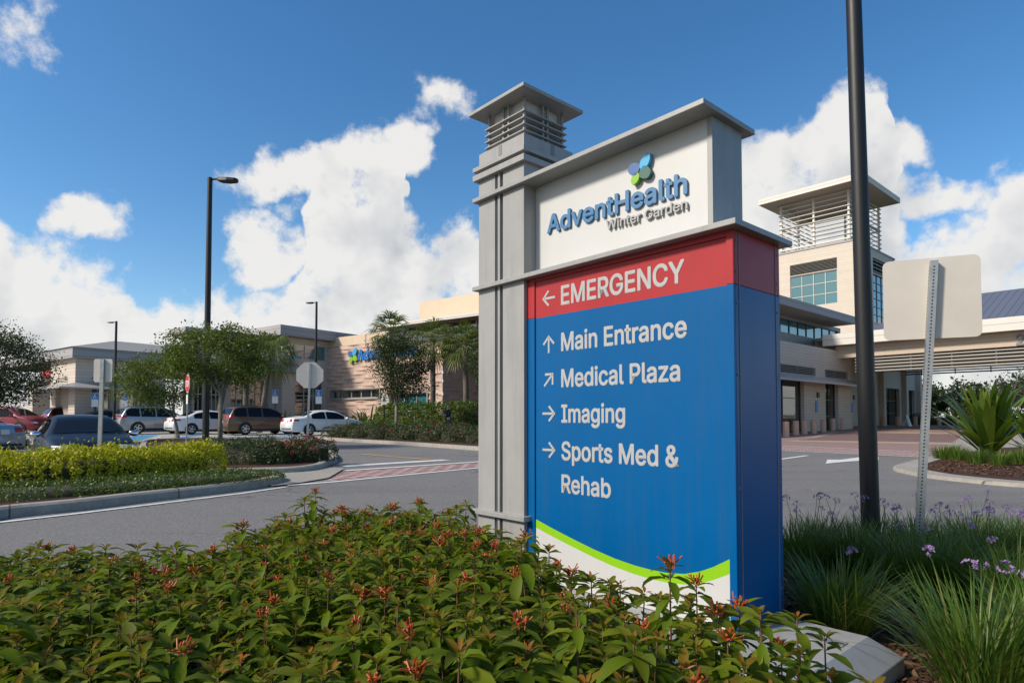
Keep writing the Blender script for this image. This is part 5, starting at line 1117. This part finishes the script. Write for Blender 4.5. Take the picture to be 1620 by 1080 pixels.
# distant wood seen under the drop-off canopy and low green behind everything
rg = np.random.default_rng(77); tr_ = MB(); VV = []
fw = tag(bpy.data.objects.new('distant_wood', None), 'dark distant line of trees seen under the drop-off canopy', 'woodland', None, 'stuff')
COL.objects.link(fw); fw.location = (70, 120, .4)
for k in range(46):
    X_ = rg.uniform(38, 175); Y_ = 112 + rg.uniform(0, 22) - .25 * max(0, X_ - 85); hh = rg.uniform(6.0, 9.5) * (1 - .0 * k); rr = rg.uniform(2.6, 4.2); nl = 1500
    cl = rand_dirs(22, rg) * np.array([rr, rr, hh * .38]) * rg.uniform(.5, 1, (22, 1)) + np.array([X_, Y_, hh * .62]); P_ = cl[rg.integers(0, 22, nl)] + rg.normal(0, .8, (nl, 3)); L = rg.uniform(.4, .9, nl); VV.append(cards(P_, rand_dirs(nl, rg), rand_dirs(nl, rg), L, L * .7))
V, Fc = merge(VV); w_ = npmesh('distant_wood_crowns', V - np.array([70, 120, .4]), Fc, FOL['far'], fw)
x, y = (62, 74); hedge('roadside_hedge', 'low dark hedge beyond the drop-off canopy', 'hedge', [(36, 78), (60, 70), (80, 64)], 2.0, 1.3, 5000, .2, 'dkg', seed=80, base=0)
tree('bare_tree', 'thin sparse tree rising above the crinum lily at the right', uY(1590, 38), at3(1590, 615, 38), (1.6, 1.3, .95), 34, 700, .13, 'far', .06, .6, 9, 8, .16)
tree('roadside_tree', 'bushy green tree cut by the right edge under the canopy', uY(1640, 40), at3(1640, 622, 40), (1.5, 1.5, 1.7), 40, 3000, .17, 'far', .1, .4, 10, 7, .22)
# ------------------------------------------------------------------ vehicles
def interp(ctrl):
    xs = [c[0] for c in ctrl]; zs = [c[1] for c in ctrl]
    return lambda x: float(np.interp(x, xs, zs))
KINDS = dict(
 sedan=dict(L=4.75, W=.915, belt=.93, roof=1.46, rw=.60, wx=(-1.38, 1.42), wr=.325,
   top=[(-2.375, .62), (-2.34, .92), (-2.25, 1.0), (-1.72, 1.07), (-1.45, 1.17), (-1.05, 1.36), (-.6, 1.445), (-.1, 1.465), (.35, 1.42), (.6, 1.34), (1.28, .99), (1.75, .91), (2.15, .79), (2.33, .66), (2.375, .5)],
   glassr=(-1.66, -1.02), glassf=(.52, 1.25), win=[(-1.22, -.36), (-.28, .86)]),
 suv=dict(L=4.6, W=.93, belt=1.05, roof=1.69, rw=.66, wx=(-1.32, 1.36), wr=.36,
   top=[(-2.3, .62), (-2.28, .95), (-2.2, 1.12), (-2.05, 1.36), (-1.9, 1.6), (-1.6, 1.675), (-.8, 1.70), (0, 1.69), (.4, 1.62), (.65, 1.52), (1.3, 1.13), (1.8, 1.03), (2.1, .9), (2.26, .74), (2.3, .55)],
   glassr=(-2.14, -1.93), glassf=(.58, 1.27), win=[(-1.95, -1.2), (-1.12, -.3), (-.22, .9)]))
def paint(name, col, flake=.0): return mat(name, col, .32, metal=flake, coat=.5, noise=.03, nscale=2)
def car(name, label, x, y, rot, col, kind, h=0.0, group=None):
    K = KINDS[kind]; o = thing(name, label, 'car', (x, y, float(gz(x, y)) + h), rot, group); pm = col
    zt = interp(K['top']); hl = K['L'] / 2; nst = 58
    xs = np.r_[np.linspace(-hl, -hl + .35, 9), np.linspace(-hl + .45, hl - .45, nst - 18), np.linspace(hl - .35, hl, 9)]
    def Wf(x): return K['W'] * (1 - .16 * (abs(x) / hl) ** 7 - (.05 * (max(0, x) / hl) ** 3))
    def zb(x): return .20 + .12 * max(0, (abs(x) - hl + .5) / .5) ** 2
    def smooth_zt(x): return (zt(x - .07) + 2 * zt(x) + zt(x + .07)) / 4
    def belt(x): return K['belt'] + .03 * (-x / hl)
    def yp(x, z):
        w_, bl, t_ = Wf(x), belt(x), smooth_zt(x)
        if z <= bl: yv = w_ * (.93 + .07 * float(sstep(.2, .58, z)) - .035 * float(sstep(.62, bl, z)))
        else: yv = w_ * .965 - (z - bl) * (w_ * .965 - K['rw']) / (K['roof'] - bl)
        r_ = .09
        if z > t_ - r_: yv *= 1 - .13 * ((z - t_ + r_) / r_) ** 2
        return yv
    fr = [0, .06, .16, .28, .4, .52, .63, .73, .82, .89, .95, .985, 1.0]
    b = MB(); rings = []
    for x_ in xs:
        z0, z1 = zb(x_), smooth_zt(x_); half = [(yp(x_, z0 + (z1 - z0) * f), z0 + (z1 - z0) * f) for f in fr]
        crown = .025
        tops = [(half[-1][0] * q_, z1 + crown * (1 - q_ * q_)) for q_ in (.75, .4, 0)]
        prof = [(0, z0)] + half + tops
        ring = [b.vert((x_, yy_, z_)) for yy_, z_ in prof] + [b.vert((x_, -yy_, z_)) for yy_, z_ in prof[-2:0:-1]]
        rings.append(ring)
    n = len(rings[0])
    for r0, r1 in zip(rings, rings[1:]):
        for k in range(n): b.face((r0[k], r1[k], r1[(k + 1) % n], r0[(k + 1) % n]))
    b.face(rings[0]); b.face(rings[-1][::-1]); b.build('body', pm, o, smooth=True)
    # windows follow the shell a few millimetres outside it
    for sg in (1, -1):
        for (xa, xb) in K['win']:
            b = MB(); cols = 14; prev = None
            for i in range(cols + 1):
                x_ = xa + (xb - xa) * i / cols; zl, zh = belt(x_) + .015, smooth_zt(x_) - .085; zh = max(zh, zl + .02)
                cur = [b.vert((x_, sg * (yp(x_, zl + (zh - zl) * j / 4) + .006), zl + (zh - zl) * j / 4)) for j in range(5)]
                if prev:
                    for j in range(4): q_ = (prev[j], cur[j], cur[j + 1], prev[j + 1]); b.face(q_[::-1] if sg > 0 else q_)
                prev = cur
            b.build('side_window', M['carglass'], o, smooth=True)
    for nm, (xa, xb) in (('rear_window', K['glassr']), ('windscreen', K['glassf'])):
        b = MB(); prev = None
        for i in range(9):
            x_ = xa + (xb - xa) * i / 8; z1 = smooth_zt(x_); w_ = yp(x_, z1) * 1.0 - .015; cur = [b.vert((x_ + (.012 if nm == 'windscreen' else -.012), w_ * q_, z1 + .025 * (1 - q_ * q_) + .010)) for q_ in (-1, -.75, -.4, 0, .4, .75, 1)]
            if prev:
                for j in range(6): b.face((prev[j], cur[j], cur[j + 1], prev[j + 1]))
            prev = cur
        b.build(nm, M['carglass'], o, smooth=True)
    for wx in K['wx']:
        for sg in (1, -1):
            yw = Wf(wx) + .004; b = MB().lathe([(K['wr'] + .055, -.02), (K['wr'] + .05, .004), (.05, .006)], 28, (0, 0, 0), 'y')
            b.v = [(p[0] + wx, sg * (yw + p[1]), max(p[2] + K['wr'], .2)) for p in b.v]; b.build('wheel_arch', M['plastic'], o)
            R = K['wr']; b = MB().lathe([(R * .6, .0), (R * .96, 0), (R, .02), (R, .17), (R * .95, .195), (R * .66, .2), (R * .62, .17)], 28, (0, 0, 0), 'y')
            b.v = [(p[0] + wx, sg * (yw - .175 + p[1]), p[2] + R) for p in b.v]; t_ = b.build('wheel', M['tyre'], o, smooth=50)
            b = MB().lathe([(R * .64, .168), (R * .66, .185), (R * .60, .186), (R * .56, .16)], 24, (0, 0, 0), 'y')
            for k in range(5):
                a = 2 * math.pi * k / 5; c_, s_ = math.cos(a), math.sin(a); q0, q1, w0, w1 = R * .08, R * .60, R * .085, R * .07
                P8 = [(q0 * c_ + w0 * s_, .16, q0 * s_ - w0 * c_), (q1 * c_ + w1 * s_, .16, q1 * s_ - w1 * c_), (q1 * c_ - w1 * s_, .16, q1 * s_ + w1 * c_), (q0 * c_ - w0 * s_, .16, q0 * s_ + w0 * c_)]
                b.hexa(P8 + [(p[0], .182, p[2]) for p in P8])
            b.lathe([(.0005, .15), (R * .16, .15), (R * .15, .187), (.0005, .19)], 14, (0, 0, 0), 'y')
            b.v = [(p[0] + wx, sg * (yw - .172 + p[1]), p[2] + R) for p in b.v]; b.build('rim', M['rim'], t_)
    def patch(nm, m, f, u0, u1, v0, v1, nu=6, nv=3, parent=o):
        b = MB(); G = [[b.vert(f(u0 + (u1 - u0) * i / nu, v0 + (v1 - v0) * j / nv)) for j in range(nv + 1)] for i in range(nu + 1)]
        for i in range(nu):
            for j in range(nv): b.face((G[i][j], G[i + 1][j], G[i + 1][j + 1], G[i][j + 1]))
        return b.build(nm, M[m], parent, smooth=True)
    suv = kind == 'suv'
    def endx(yv, z, s):       # outermost x of the shell at (y, z) towards end s
        lo_, hi_ = 0.0, hl
        for _ in range(22):
            m_ = (lo_ + hi_) / 2
            if smooth_zt(s * m_) + .025 > z and yp(s * m_, min(z, smooth_zt(s * m_))) > abs(yv) and zb(s * m_) < z: lo_ = m_
            else: hi_ = m_
        return s * lo_
    tz = (1.0, 1.16) if suv else (.80, .95)
    for sg in (1, -1):
        patch('tail_lamp', 'lampred', lambda a, z: (endx(a, z, -1) - .008, sg * a, z), .46 if suv else .40, .80, tz[0], tz[1])
        patch('tail_lamp', 'lampred', lambda a, z: (a, sg * (yp(a, z) + .006), z), -hl + .06, -hl + .38, tz[0] + .02, tz[1] - .01)
        patch('head_lamp', 'lampclr', lambda a, z: (endx(a, z, 1) + .008, sg * a, z), .48, .80, .64, .76)
        b = MB(); n_ = 10
        b.lathe([(.001, -.115), (.06, -.10), (.085, -.03), (.088, .03), (.06, .10), (.001, .115)], 12, (0, 0, 0), 'y')
        mx = .95 if not suv else .95; yb_ = yp(mx, belt(mx)); b.v = [(p[0] * .7 + mx, sg * (yb_ + .13 + p[1]), p[2] * .85 + belt(mx) + .08) for p in b.v]; b.box(mx - .03, mx + .03, min(sg * (yb_ - .01), sg * (yb_ + .08)), max(sg * (yb_ - .01), sg * (yb_ + .08)), belt(mx) + .02, belt(mx) + .06)
        b.build('wing_mirror', pm if kind != 'sedan' or 'dark' not in label else M['chrome'], o, smooth=True)
        for hx in ((-.95, .05) if not suv else (-.9, .1)): MB().box(hx, hx + .2, min(sg * (yp(hx, .85) - .004), sg * (yp(hx, .85) + .022)), max(sg * (yp(hx, .85) - .004), sg * (yp(hx, .85) + .022)), belt(0) - .12, belt(0) - .09).build('door_handle', pm, o, bevel=.006)
        b = MB()
        for dx in ((-.32, -.315), (.99, .995), (-1.2, -1.195)):
            for j in range(6):
                z0_, z1_ = .36 + j * .1, .46 + j * .1
                if z1_ < belt(0): q_ = [(dx[0], sg * (yp(dx[0], z0_) + .002), z0_), (dx[1] + .006, sg * (yp(dx[0], z0_) + .002), z0_), (dx[1] + .006, sg * (yp(dx[0], z1_) + .002), z1_), (dx[0], sg * (yp(dx[0], z1_) + .002), z1_)]; b.poly(q_)
        b.build('door_gap', M['plastic'], o)
        patch('sill', 'plastic', lambda a, z: (a, sg * (yp(a, z) + .005), z), -hl + .9, hl - .9, .205, .30 if not suv else .36, 10, 1)
    patch('rear_bumper_skirt', 'plastic', lambda a, z: (endx(a, z, -1) - .006, a, z), -.78, .78, .30, .42 if not suv else .50, 10, 2)
    patch('grille', 'plastic', lambda a, z: (endx(a, z, 1) + .006, a, z), -.42, .42, .42, .60, 8, 2)
    zz_ = .78 if suv else .80; xr = endx(0, zz_, -1) - .02; MB().box(xr - .006, xr, -.155, .155, zz_ - .075, zz_ + .075).build('number_plate', M['plate'], o)
    if suv:
        for sg in (1, -1): MB().tube([(-1.5, sg * .60, 1.70), (-1.4, sg * .60, 1.745), (.1, sg * .60, 1.745), (.25, sg * .60, 1.69)], .016, 6).build('roof_rail', M['plastic'], o)
    else:
        for sg in (.25, -.05): MB().tube([(1.27, sg, 1.045), (1.16, sg + .42, 1.075)], .008, 5).build('wiper', M['plastic'], o)
    return o
PW = paint('white_car_paint', (.74, .74, .73)); PS = paint('silver_car_paint', (.34, .35, .36), .5); PB = paint('brown_car_paint', (.13, .07, .042), .3); PR = paint('red_car_paint', (.22, .010, .022)); PN = paint('dark_blue_paint', (.012, .02, .04), .3); PD_ = mat('dark_slate_paint', (.010, .013, .020), .38, coat=.08, spec=.25, noise=.03, nscale=2); PL = paint('pale_blue_paint', (.30, .38, .47), .5); PMr = paint('maroon_paint', (.07, .006, .015))
CG = 'cars parked nose in along the clinic'
car('parked_car', 'white sedan at the right end of the parked row nose in beside the flower bed', *uY(513, 37.6), rad(45), PW, 'sedan', .02, CG)
car('parked_car', 'brown SUV parked between the two white cars', *uY(412, 38.8), rad(47), PB, 'suv', .02, CG)
car('parked_car', 'white compact car parked behind the tall black light pole', *uY(331, 39.6), rad(48), PW, 'sedan', .02, CG)
car('parked_car', 'silver SUV at the left end of the front parked row', *uY(246, 40.3), rad(50), PS, 'suv', .02, CG)
car('parked_car', 'dark blue sedan half hidden behind the nearest dark car', *uY(172, 43), rad(50), PN, 'sedan', .02, CG)
car('parked_car', 'maroon SUV of which only the roof shows behind the nearest dark car', *uY(128, 46), rad(50), PMr, 'suv', .05, CG)
car('parked_car', 'red car seen from the side in front of the emergency entrance at the left edge', *uY(18, 41), rad(-4), PR, 'suv', .02)
car('parked_car', 'pale blue car cut off by the left edge with its tail to the right', *uY(-98, 20), rad(174), PL, 'sedan', -.1)
car('dark_car', 'dark slate sedan facing the camera behind the yellow hedge', *uY(130, 16.2), rad(-49), PD_, 'sedan')

# ------------------------------------------------------------------ light poles, signs, bollards
def light_pole(label, x, y, ht, r0, r1, head, lean=0.0, base=.1, group='black parking lot light poles', hs=1.0):
    o = thing('light_pole', label, 'light pole', (x, y, float(gz(x, y)) + base), 0, group)
    MB().tube([(0, 0, -.1), (lean * .5, 0, ht * .5), (lean, 0, ht)], [r0, (r0 + r1) / 2, r1], 20).build('pole', M['black'], o, smooth=60)
    MB().lathe([(r0 * 1.6, 0), (r0 * 1.6, .05), (r0 * 1.15, .10), (r0 * 1.1, .101)], 20).build('base_cover', M['black'], o)
    if head:
        s = head; b = MB(); b.tube([(lean, 0, ht - .12), (lean + s * .12 * hs, 0, ht - .06), (lean + s * .32 * hs, 0, ht - .06)], [.035 * hs] * 3, 8); b.build('arm', M['black'], o)
        b = MB(); st_ = [(.26, .07, .10), (.36, .15, .13), (.62, .19, .13), (.86, .16, .09), (.94, .06, .05)]; rings = []
        for d, wy, hz in st_: rings.append([b.vert((lean + s * d * hs, q_ * wy * hs, ht - .06 + (.04 if z_ else -hz * .6) * hs - .05 * (d - .26) * hs)) for q_, z_ in ((-1, 0), (1, 0), (.8, 1), (-.8, 1))])
        for q0, q1 in zip(rings, rings[1:]):
            for k in range(4): b.face((q0[k], q0[(k + 1) % 4], q1[(k + 1) % 4], q1[k]))
        b.face(rings[0][::-1]); b.face(rings[-1]); b.build('lamp_head', M['black'], o, bevel=.01)
    return o
light_pole('tall black light pole with lamp head to the right rising through the spreading tree', *uY(326, 26), 11.1, .135, .10, 1, 0, .1, hs=1.25)
light_pole('black light pole with lamp head to the left in front of the emergency wing', *uY(181, 38.5), 6.9, .085, .065, -1, hs=.6)
light_pole('black light pole with lamp head to the left before the clinic wing windows', *uY(499, 44), 9.1, .10, .075, -1, hs=.8)
light_pole('thick black pole right of the sign running out of the top of the picture', *uY(1374.5, 4.95), 9.0, .0685, .046, 0, -.115, .015)
def octagon(R): return [(R * math.cos(math.pi / 8 + k * math.pi / 4), R * math.sin(math.pi / 8 + k * math.pi / 4)) for k in range(8)]
def plate_mesh(pts, th, y0=0.0):
    b = MB(); n = len(pts); a = [b.vert((p[0], y0, p[1])) for p in pts]; c = [b.vert((p[0], y0 + th, p[1])) for p in pts]; b.face(a); b.face(c[::-1])
    for i in range(n): b.face((a[(i + 1) % n], a[i], c[i], c[(i + 1) % n]))
    return b
def rrect(w_, h_, r, n=5):
    out = []
    for cx, cz, a0 in ((w_ / 2 - r, h_ / 2 - r, 0), (-w_ / 2 + r, h_ / 2 - r, 90), (-w_ / 2 + r, -h_ / 2 + r, 180), (w_ / 2 - r, -h_ / 2 + r, 270)):
        for k in range(n + 1): a = rad(a0 + 90 * k / n); out.append((cx + r * math.cos(a), cz + r * math.sin(a)))
    return out
# perforated post with the aluminium back of a sign
pb, pt = at(1452.5, 845, 4.72), at(1474.5, 416, 4.72); gzp = float(gz(pb[0], pb[1])) + .015
dirp = (pt - pb) / (pt[2] - pb[2]); pb0 = pb - dirp * (pb[2] - gzp)
so = thing('square_sign', 'blank aluminium back of a square road sign on a leaning perforated steel post', 'road sign', pb0, rad(-24))
lx = float((pt - pb0)[0] * math.cos(rad(24)) - (pt - pb0)[1] * math.sin(rad(24))); hz = float(pt[2] - gzp); sl = lx / hz
b = MB(); w2 = .0255
b.hexa([(-w2, -w2, -.1), (w2, -w2, -.1), (w2, w2, -.1), (-w2, w2, -.1), (lx - w2, -w2, hz), (lx + w2, -w2, hz), (lx + w2, w2, hz), (lx - w2, w2, hz)]); b.mi = 1
for k in range(int(hz / .0254) - 1):
    z = .02 + k * .0254; q_ = []
    for j in range(8): a = 2 * math.pi * j / 8; q_.append((z * sl + .0062 * math.cos(a), -w2 - .0012, z + .0062 * math.sin(a)))
    b.poly(q_); b.poly([(z * sl - w2 - .0012, p[0] - z * sl, p[2]) for p in q_][::-1]); b.poly([(z * sl + w2 + .0012, p[0] - z * sl, p[2]) for p in q_])
b.build('post', [M['galv'], M['dark']], so)
sp_ = plate_mesh([(p[0] + lx * .93 - .008, p[1]) for p in rrect(.625, .61, .045)], .003, w2 + .002); sp_.v = [(p[0], p[1], p[2] + hz - .275) for p in sp_.v]; sp_.build('sign_panel', M['alu'], so)
def post_sign(name, label, cat, x, y, rot, ht, base, shape, back=True, pr=.03, group=None, lean=0.0):
    o = thing(name, label, cat, (x, y, float(gz(x, y)) + base), rot, group); b = MB().hexa([(-pr, -pr * .5, -.1), (pr, -pr * .5, -.1), (pr, pr * .5, -.1), (-pr, pr * .5, -.1), (lean - pr, -pr * .5, ht), (lean + pr, -pr * .5, ht), (lean + pr, pr * .5, ht), (lean - pr, pr * .5, ht)]); b.build('post', M['galv'], o); return o
o = post_sign('stop_sign', 'grey back of an octagonal sign on a post in the rose island', 'road sign', *uY(486, 17.8), rad(12), 2.62, .1, None, lean=.07)
b = plate_mesh(octagon(.40), .004, .018); b.v = [(p[0] + .06, p[1], p[2] + 2.28) for p in b.v]; b.build('sign_panel', M['alu'], o)
o = post_sign('stop_sign', 'red octagonal stop sign on a leaning post seen below the tree crown', 'road sign', *uY(295.5, 20.4), rad(-70 + 20), 2.5, .1, None, lean=.14)
zc_ = float(at(300, 607, 20.4)[2]) - float(o.location.z)
b = plate_mesh(octagon(.305), .004, -.022); b.v = [(p[0] + .13, p[1], p[2] + zc_) for p in b.v]; b.build('white_border', M['signwhite'], o)
b = plate_mesh(octagon(.285), .003, -.027); b.v = [(p[0] + .13, p[1], p[2] + zc_) for p in b.v]; b.build('red_face', M['stopred'], o)
lettering('lettering', 'STOP', lambda s, z, d: (.13 - .22 + s, -.0275 - d, zc_ - .1 + z), .20, .44, M['signwhite'], o, .002, .03)
MB().box(.10 - .1, .10 + .1, -.024, -.019, zc_ - .66, zc_ - .36).build('small_plate', M['signwhite'], o)
o = post_sign('small_sign', 'plain pale back of a small rectangular sign in front of the dark car', 'road sign', *uY(158.5, 10.5), rad(4), 2.02, .1, None, pr=.03, lean=.02)
b = plate_mesh(rrect(.30, .39, .03), .003, .019); b.v = [(p[0] + .02, p[1], p[2] + 1.83) for p in b.v]; b.build('sign_panel', M['alu'], o)
def access_sign(label, u, D_, zt_):
    x, y = uY(u, D_); o = thing('parking_sign', label, 'parking sign', (x, y, float(gz(x, y))), rad(20), 'blue accessible parking signs')
    MB().tube([(0, .02, -.1), (0, .02, zt_)], .035, 8).build('post', M['black'], o); MB().box(-.2, .2, -.022, -.016, zt_ - .92, zt_ + .02).build('sign_panel', M['signwhite'], o); MB().box(-.19, .19, -.028, -.0225, zt_ - .42, zt_).build('blue_panel', M['signblue'], o)
    b = MB(); b.lathe([(.0005, -.031), (.035, -.031), (.035, -.0285), (.0005, -.0285)], 10, (-.01, 0, zt_ - .09), 'y')
    for k in range(9):
        a0, a1 = rad(100 + k * 28), rad(100 + (k + 1) * 28); P4 = [(.0 + r * math.cos(a), -.031, zt_ - .28 + r * math.sin(a)) for a, r in ((a0, .08), (a1, .08), (a1, .11), (a0, .11))]; b.poly(P4)
    b.poly([(-.03, -.031, zt_ - .25), (.01, -.031, zt_ - .25), (.01, -.031, zt_ - .13), (-.03, -.031, zt_ - .13)]); b.poly([(.0, -.031, zt_ - .25), (.08, -.031, zt_ - .25), (.08, -.031, zt_ - .22), (.0, -.031, zt_ - .22)])
    b.build('wheelchair_symbol', M['signwhite'], o)
for u, D_, v_, lb in ((150, 42.5, 622, 'blue parking sign beside the small pale sign back left'), (197, 43, 622, 'blue parking sign above the silver SUV'), (435, 44, 617, 'blue parking sign behind the brown SUV at the light wall corner'), (504, 42.5, 617, 'blue parking sign just right of the grey octagonal sign back')):
    access_sign(lb, u, D_, float(at(u, v_, D_)[2]) - float(gz(*uY(u, D_))))
x, y = uY(607.5, 36); o = thing('trail_sign', 'small white sign on a black post left of the young oak', 'sign', (x, y, float(gz(x, y)) + .1), 0); MB().tube([(0, .02, -.1), (0, .02, 2.0)], .04, 8).build('post', M['black'], o); MB().box(-.17, .17, -.03, -.022, 1.72, 2.3).build('sign_panel', M['signwhite'], o); b = MB(); b.poly([(-.1, -.032, 1.9), (.12, -.032, 1.9), (.02, -.032, 2.2)]); b.build('green_mark', M['logogreen'], o)
bl = [(1243, 23.5, 691.3), (1258.5, 22.2, 688.2), (1272, 21.4, 685.8), (1286.7, 21, 683.9), (1302, 19.8, 681.4), (1317, 18.6, 679), (1330.6, 18, 678), (1345.5, 16.8, 676), (1396.5, 14.8, 672.6), (1419.5, 14.6, 672.4), (1447.5, 14.2, 672), (1485, 13.6, 670)]
BLL = ['terracotta bollard nearest the blue side of the sign, the largest of the row', 'second terracotta bollard right of the blue sign', 'third terracotta bollard right of the blue sign, before the dark doorway', 'terracotta bollard in front of the door edge, fourth from the sign', 'terracotta bollard before the pier with the blue door sign', 'terracotta bollard before the narrow dark door', 'terracotta bollard just right of the narrow dark door', 'terracotta bollard closest to the thick black pole on its left side', 'terracotta bollard just right of the thick black pole', 'terracotta bollard before the recessed glass doors', 'terracotta bollard beside the perforated sign post', 'terracotta bollard furthest right between perforated post and crinum lily']
bproto = None
for (u, hp_, v_), lb in zip(bl, BLL):
    D_ = .95 * FPX / hp_; x, y = uY(u, D_); zg = max(float(gz(x, y)), HC - (v_ - 664) * D_ / FPX) if False else float(gz(x, y))
    if bproto is None:
        bproto = thing('bollard', lb, 'bollard', (x, y, zg), 0, 'terracotta bollards at the entrance')
        MB().lathe([(.20, -.1), (.20, .80), (.185, .815), (.185, .835), (.20, .85), (.20, .93), (.18, .955), (.06, .97), (.001, .97)], 20).build('shaft', M['boll'], bproto, smooth=35)
    else:
        c = bproto.copy(); COL.objects.link(c); c.location = (x, y, zg); c['label'] = lb
        for ch in bproto.children: k_ = ch.copy(); COL.objects.link(k_); k_.parent = c
x, y = uY(1434, 61); o = thing('folding_board', 'pale folding board standing between the pillars at the entrance', 'board', (x, y, float(gz(x, y))), rad(35))
for s_ in (1, -1): MB().hexa([(-.3, s_ * .35, 0), (.3, s_ * .35, 0), (.3, s_ * .33, 0), (-.3, s_ * .33, 0), (-.3, s_ * .03, 1.1), (.3, s_ * .03, 1.1), (.3, s_ * .01, 1.1), (-.3, s_ * .01, 1.1)]).build('board', M['alu'], o)

# ------------------------------------------------------------------ person by the tall hedge
px_, py_ = uY(709, 33.6); per = thing('person', 'person in a dark jacket with light brown hair standing in front of the tall hedge', 'person', (px_, py_, float(gz(px_, py_)) + .11), rad(200))
def skin_obj(name, nodes, edges, m, parent, sub=2):
    me = bpy.data.meshes.new(name); me.from_pydata([n_[0] for n_ in nodes], edges, []); me.materials.append(m); o = bpy.data.objects.new(name, me); COL.objects.link(o); o.parent = parent
    sk = o.modifiers.new('skin', 'SKIN'); sk.use_smooth_shade = True; dat = me.skin_vertices[0].data
    for i, n_ in enumerate(nodes): dat[i].radius = n_[1] if hasattr(n_[1], '__len__') else (n_[1], n_[1])
    dat[0].use_root = True; ss = o.modifiers.new('sub', 'SUBSURF'); ss.levels = 1; ss.render_levels = sub; return o
# local: +x is where the person faces
N = [((0, 0, .88), (.13, .105)), ((0, 0, 1.05), (.125, .095)), ((0, 0, 1.25), (.15, .105)), ((0, 0, 1.36), (.10, .085)), ((.015, 0, 1.43), .05), ((.03, 0, 1.50), (.075, .07)), ((.035, 0, 1.57), (.088, .075)), ((.03, 0, 1.64), (.06, .055))]
E_ = [(0, 1), (1, 2), (2, 3), (3, 4), (4, 5), (5, 6), (6, 7)]
def chain(root, pts):
    p_ = root
    for q_ in pts: N.append(q_); E_.append((p_, len(N) - 1)); p_ = len(N) - 1
    return p_
for s_ in (1, -1):
    wr_ = chain(3, [((0, s_ * .17, 1.335), .055), ((.03, s_ * .22, 1.09), .042), ((.22, s_ * .15, 1.07), .034), ((.29, s_ * .10, 1.10), (.022, .03))])
    for k in range(5): chain(wr_, [((.335 + .01 * (k % 3), s_ * (.07 + .017 * k), 1.105 + .008 * (k % 2)), .009), ((.36 + .012 * (2 - abs(k - 2)), s_ * (.066 + .016 * k), 1.085), .008)])
    chain(0, [((0, s_ * .09, .80), .085), ((.02, s_ * .095, .46), .058), ((0, s_ * .10, .09), .042), ((.11, s_ * .11, .035), .036)])
skin_obj('body', N, E_, M['skin'], per)
jk = [((0, 0, .80), (.155, .13)), ((0, 0, .95), (.15, .12)), ((0, 0, 1.2), (.172, .125)), ((0, 0, 1.355), (.118, .10))]; je = [(0, 1), (1, 2), (2, 3)]
for s_ in (1, -1): k0 = len(jk); jk += [((0, s_ * .185, 1.33), .072), ((.03, s_ * .235, 1.09), .058), ((.19, s_ * .165, 1.07), .047)]; je += [(3, k0), (k0, k0 + 1), (k0 + 1, k0 + 2)]
skin_obj('jacket', jk, je, M['coat'], per)
tk = [((0, 0, .84), (.14, .12))]; te = []
for s_ in (1, -1): k0 = len(tk); tk += [((0, s_ * .09, .78), .098), ((.02, s_ * .095, .46), .07), ((0, s_ * .10, .10), .055)]; te += [(0, k0), (k0, k0 + 1), (k0 + 1, k0 + 2)]
skin_obj('trousers', tk, te, M['trouser'], per)
skin_obj('hair', [((-.015, 0, 1.60), (.085, .088)), ((-.02, 0, 1.66), (.075, .075)), ((-.055, 0, 1.50), (.055, .075))], [(0, 1), (0, 2)], M['hair'], per)
b = MB()
for s_ in (1, -1): b.lathe([(.001, -.012), (.011, -.004), (.001, .012)], 8, (.113, s_ * .032, 1.575))
b.build('eyes', M['dark'], per); MB().hexa([(.108, -.012, 1.525), (.135, -.012, 1.525), (.135, .012, 1.525), (.108, .012, 1.525), (.105, -.006, 1.575), (.112, -.006, 1.575), (.112, .006, 1.575), (.105, .006, 1.575)]).build('nose', M['skin'], per)
MB().box(.104, .111, -.024, .024, 1.495, 1.505).build('mouth', M['stopred'], per)
ph = tag(MB().box(-.004, .004, -.04, .04, -.07, .07).build('phone', M['lettergrey'], None), 'small pale phone held by the person near the tall hedge', 'phone')
ph.location = per.matrix_basis @ Vector((.37, .0, 1.13)); ph.rotation_euler = (0, rad(-25), rad(200))
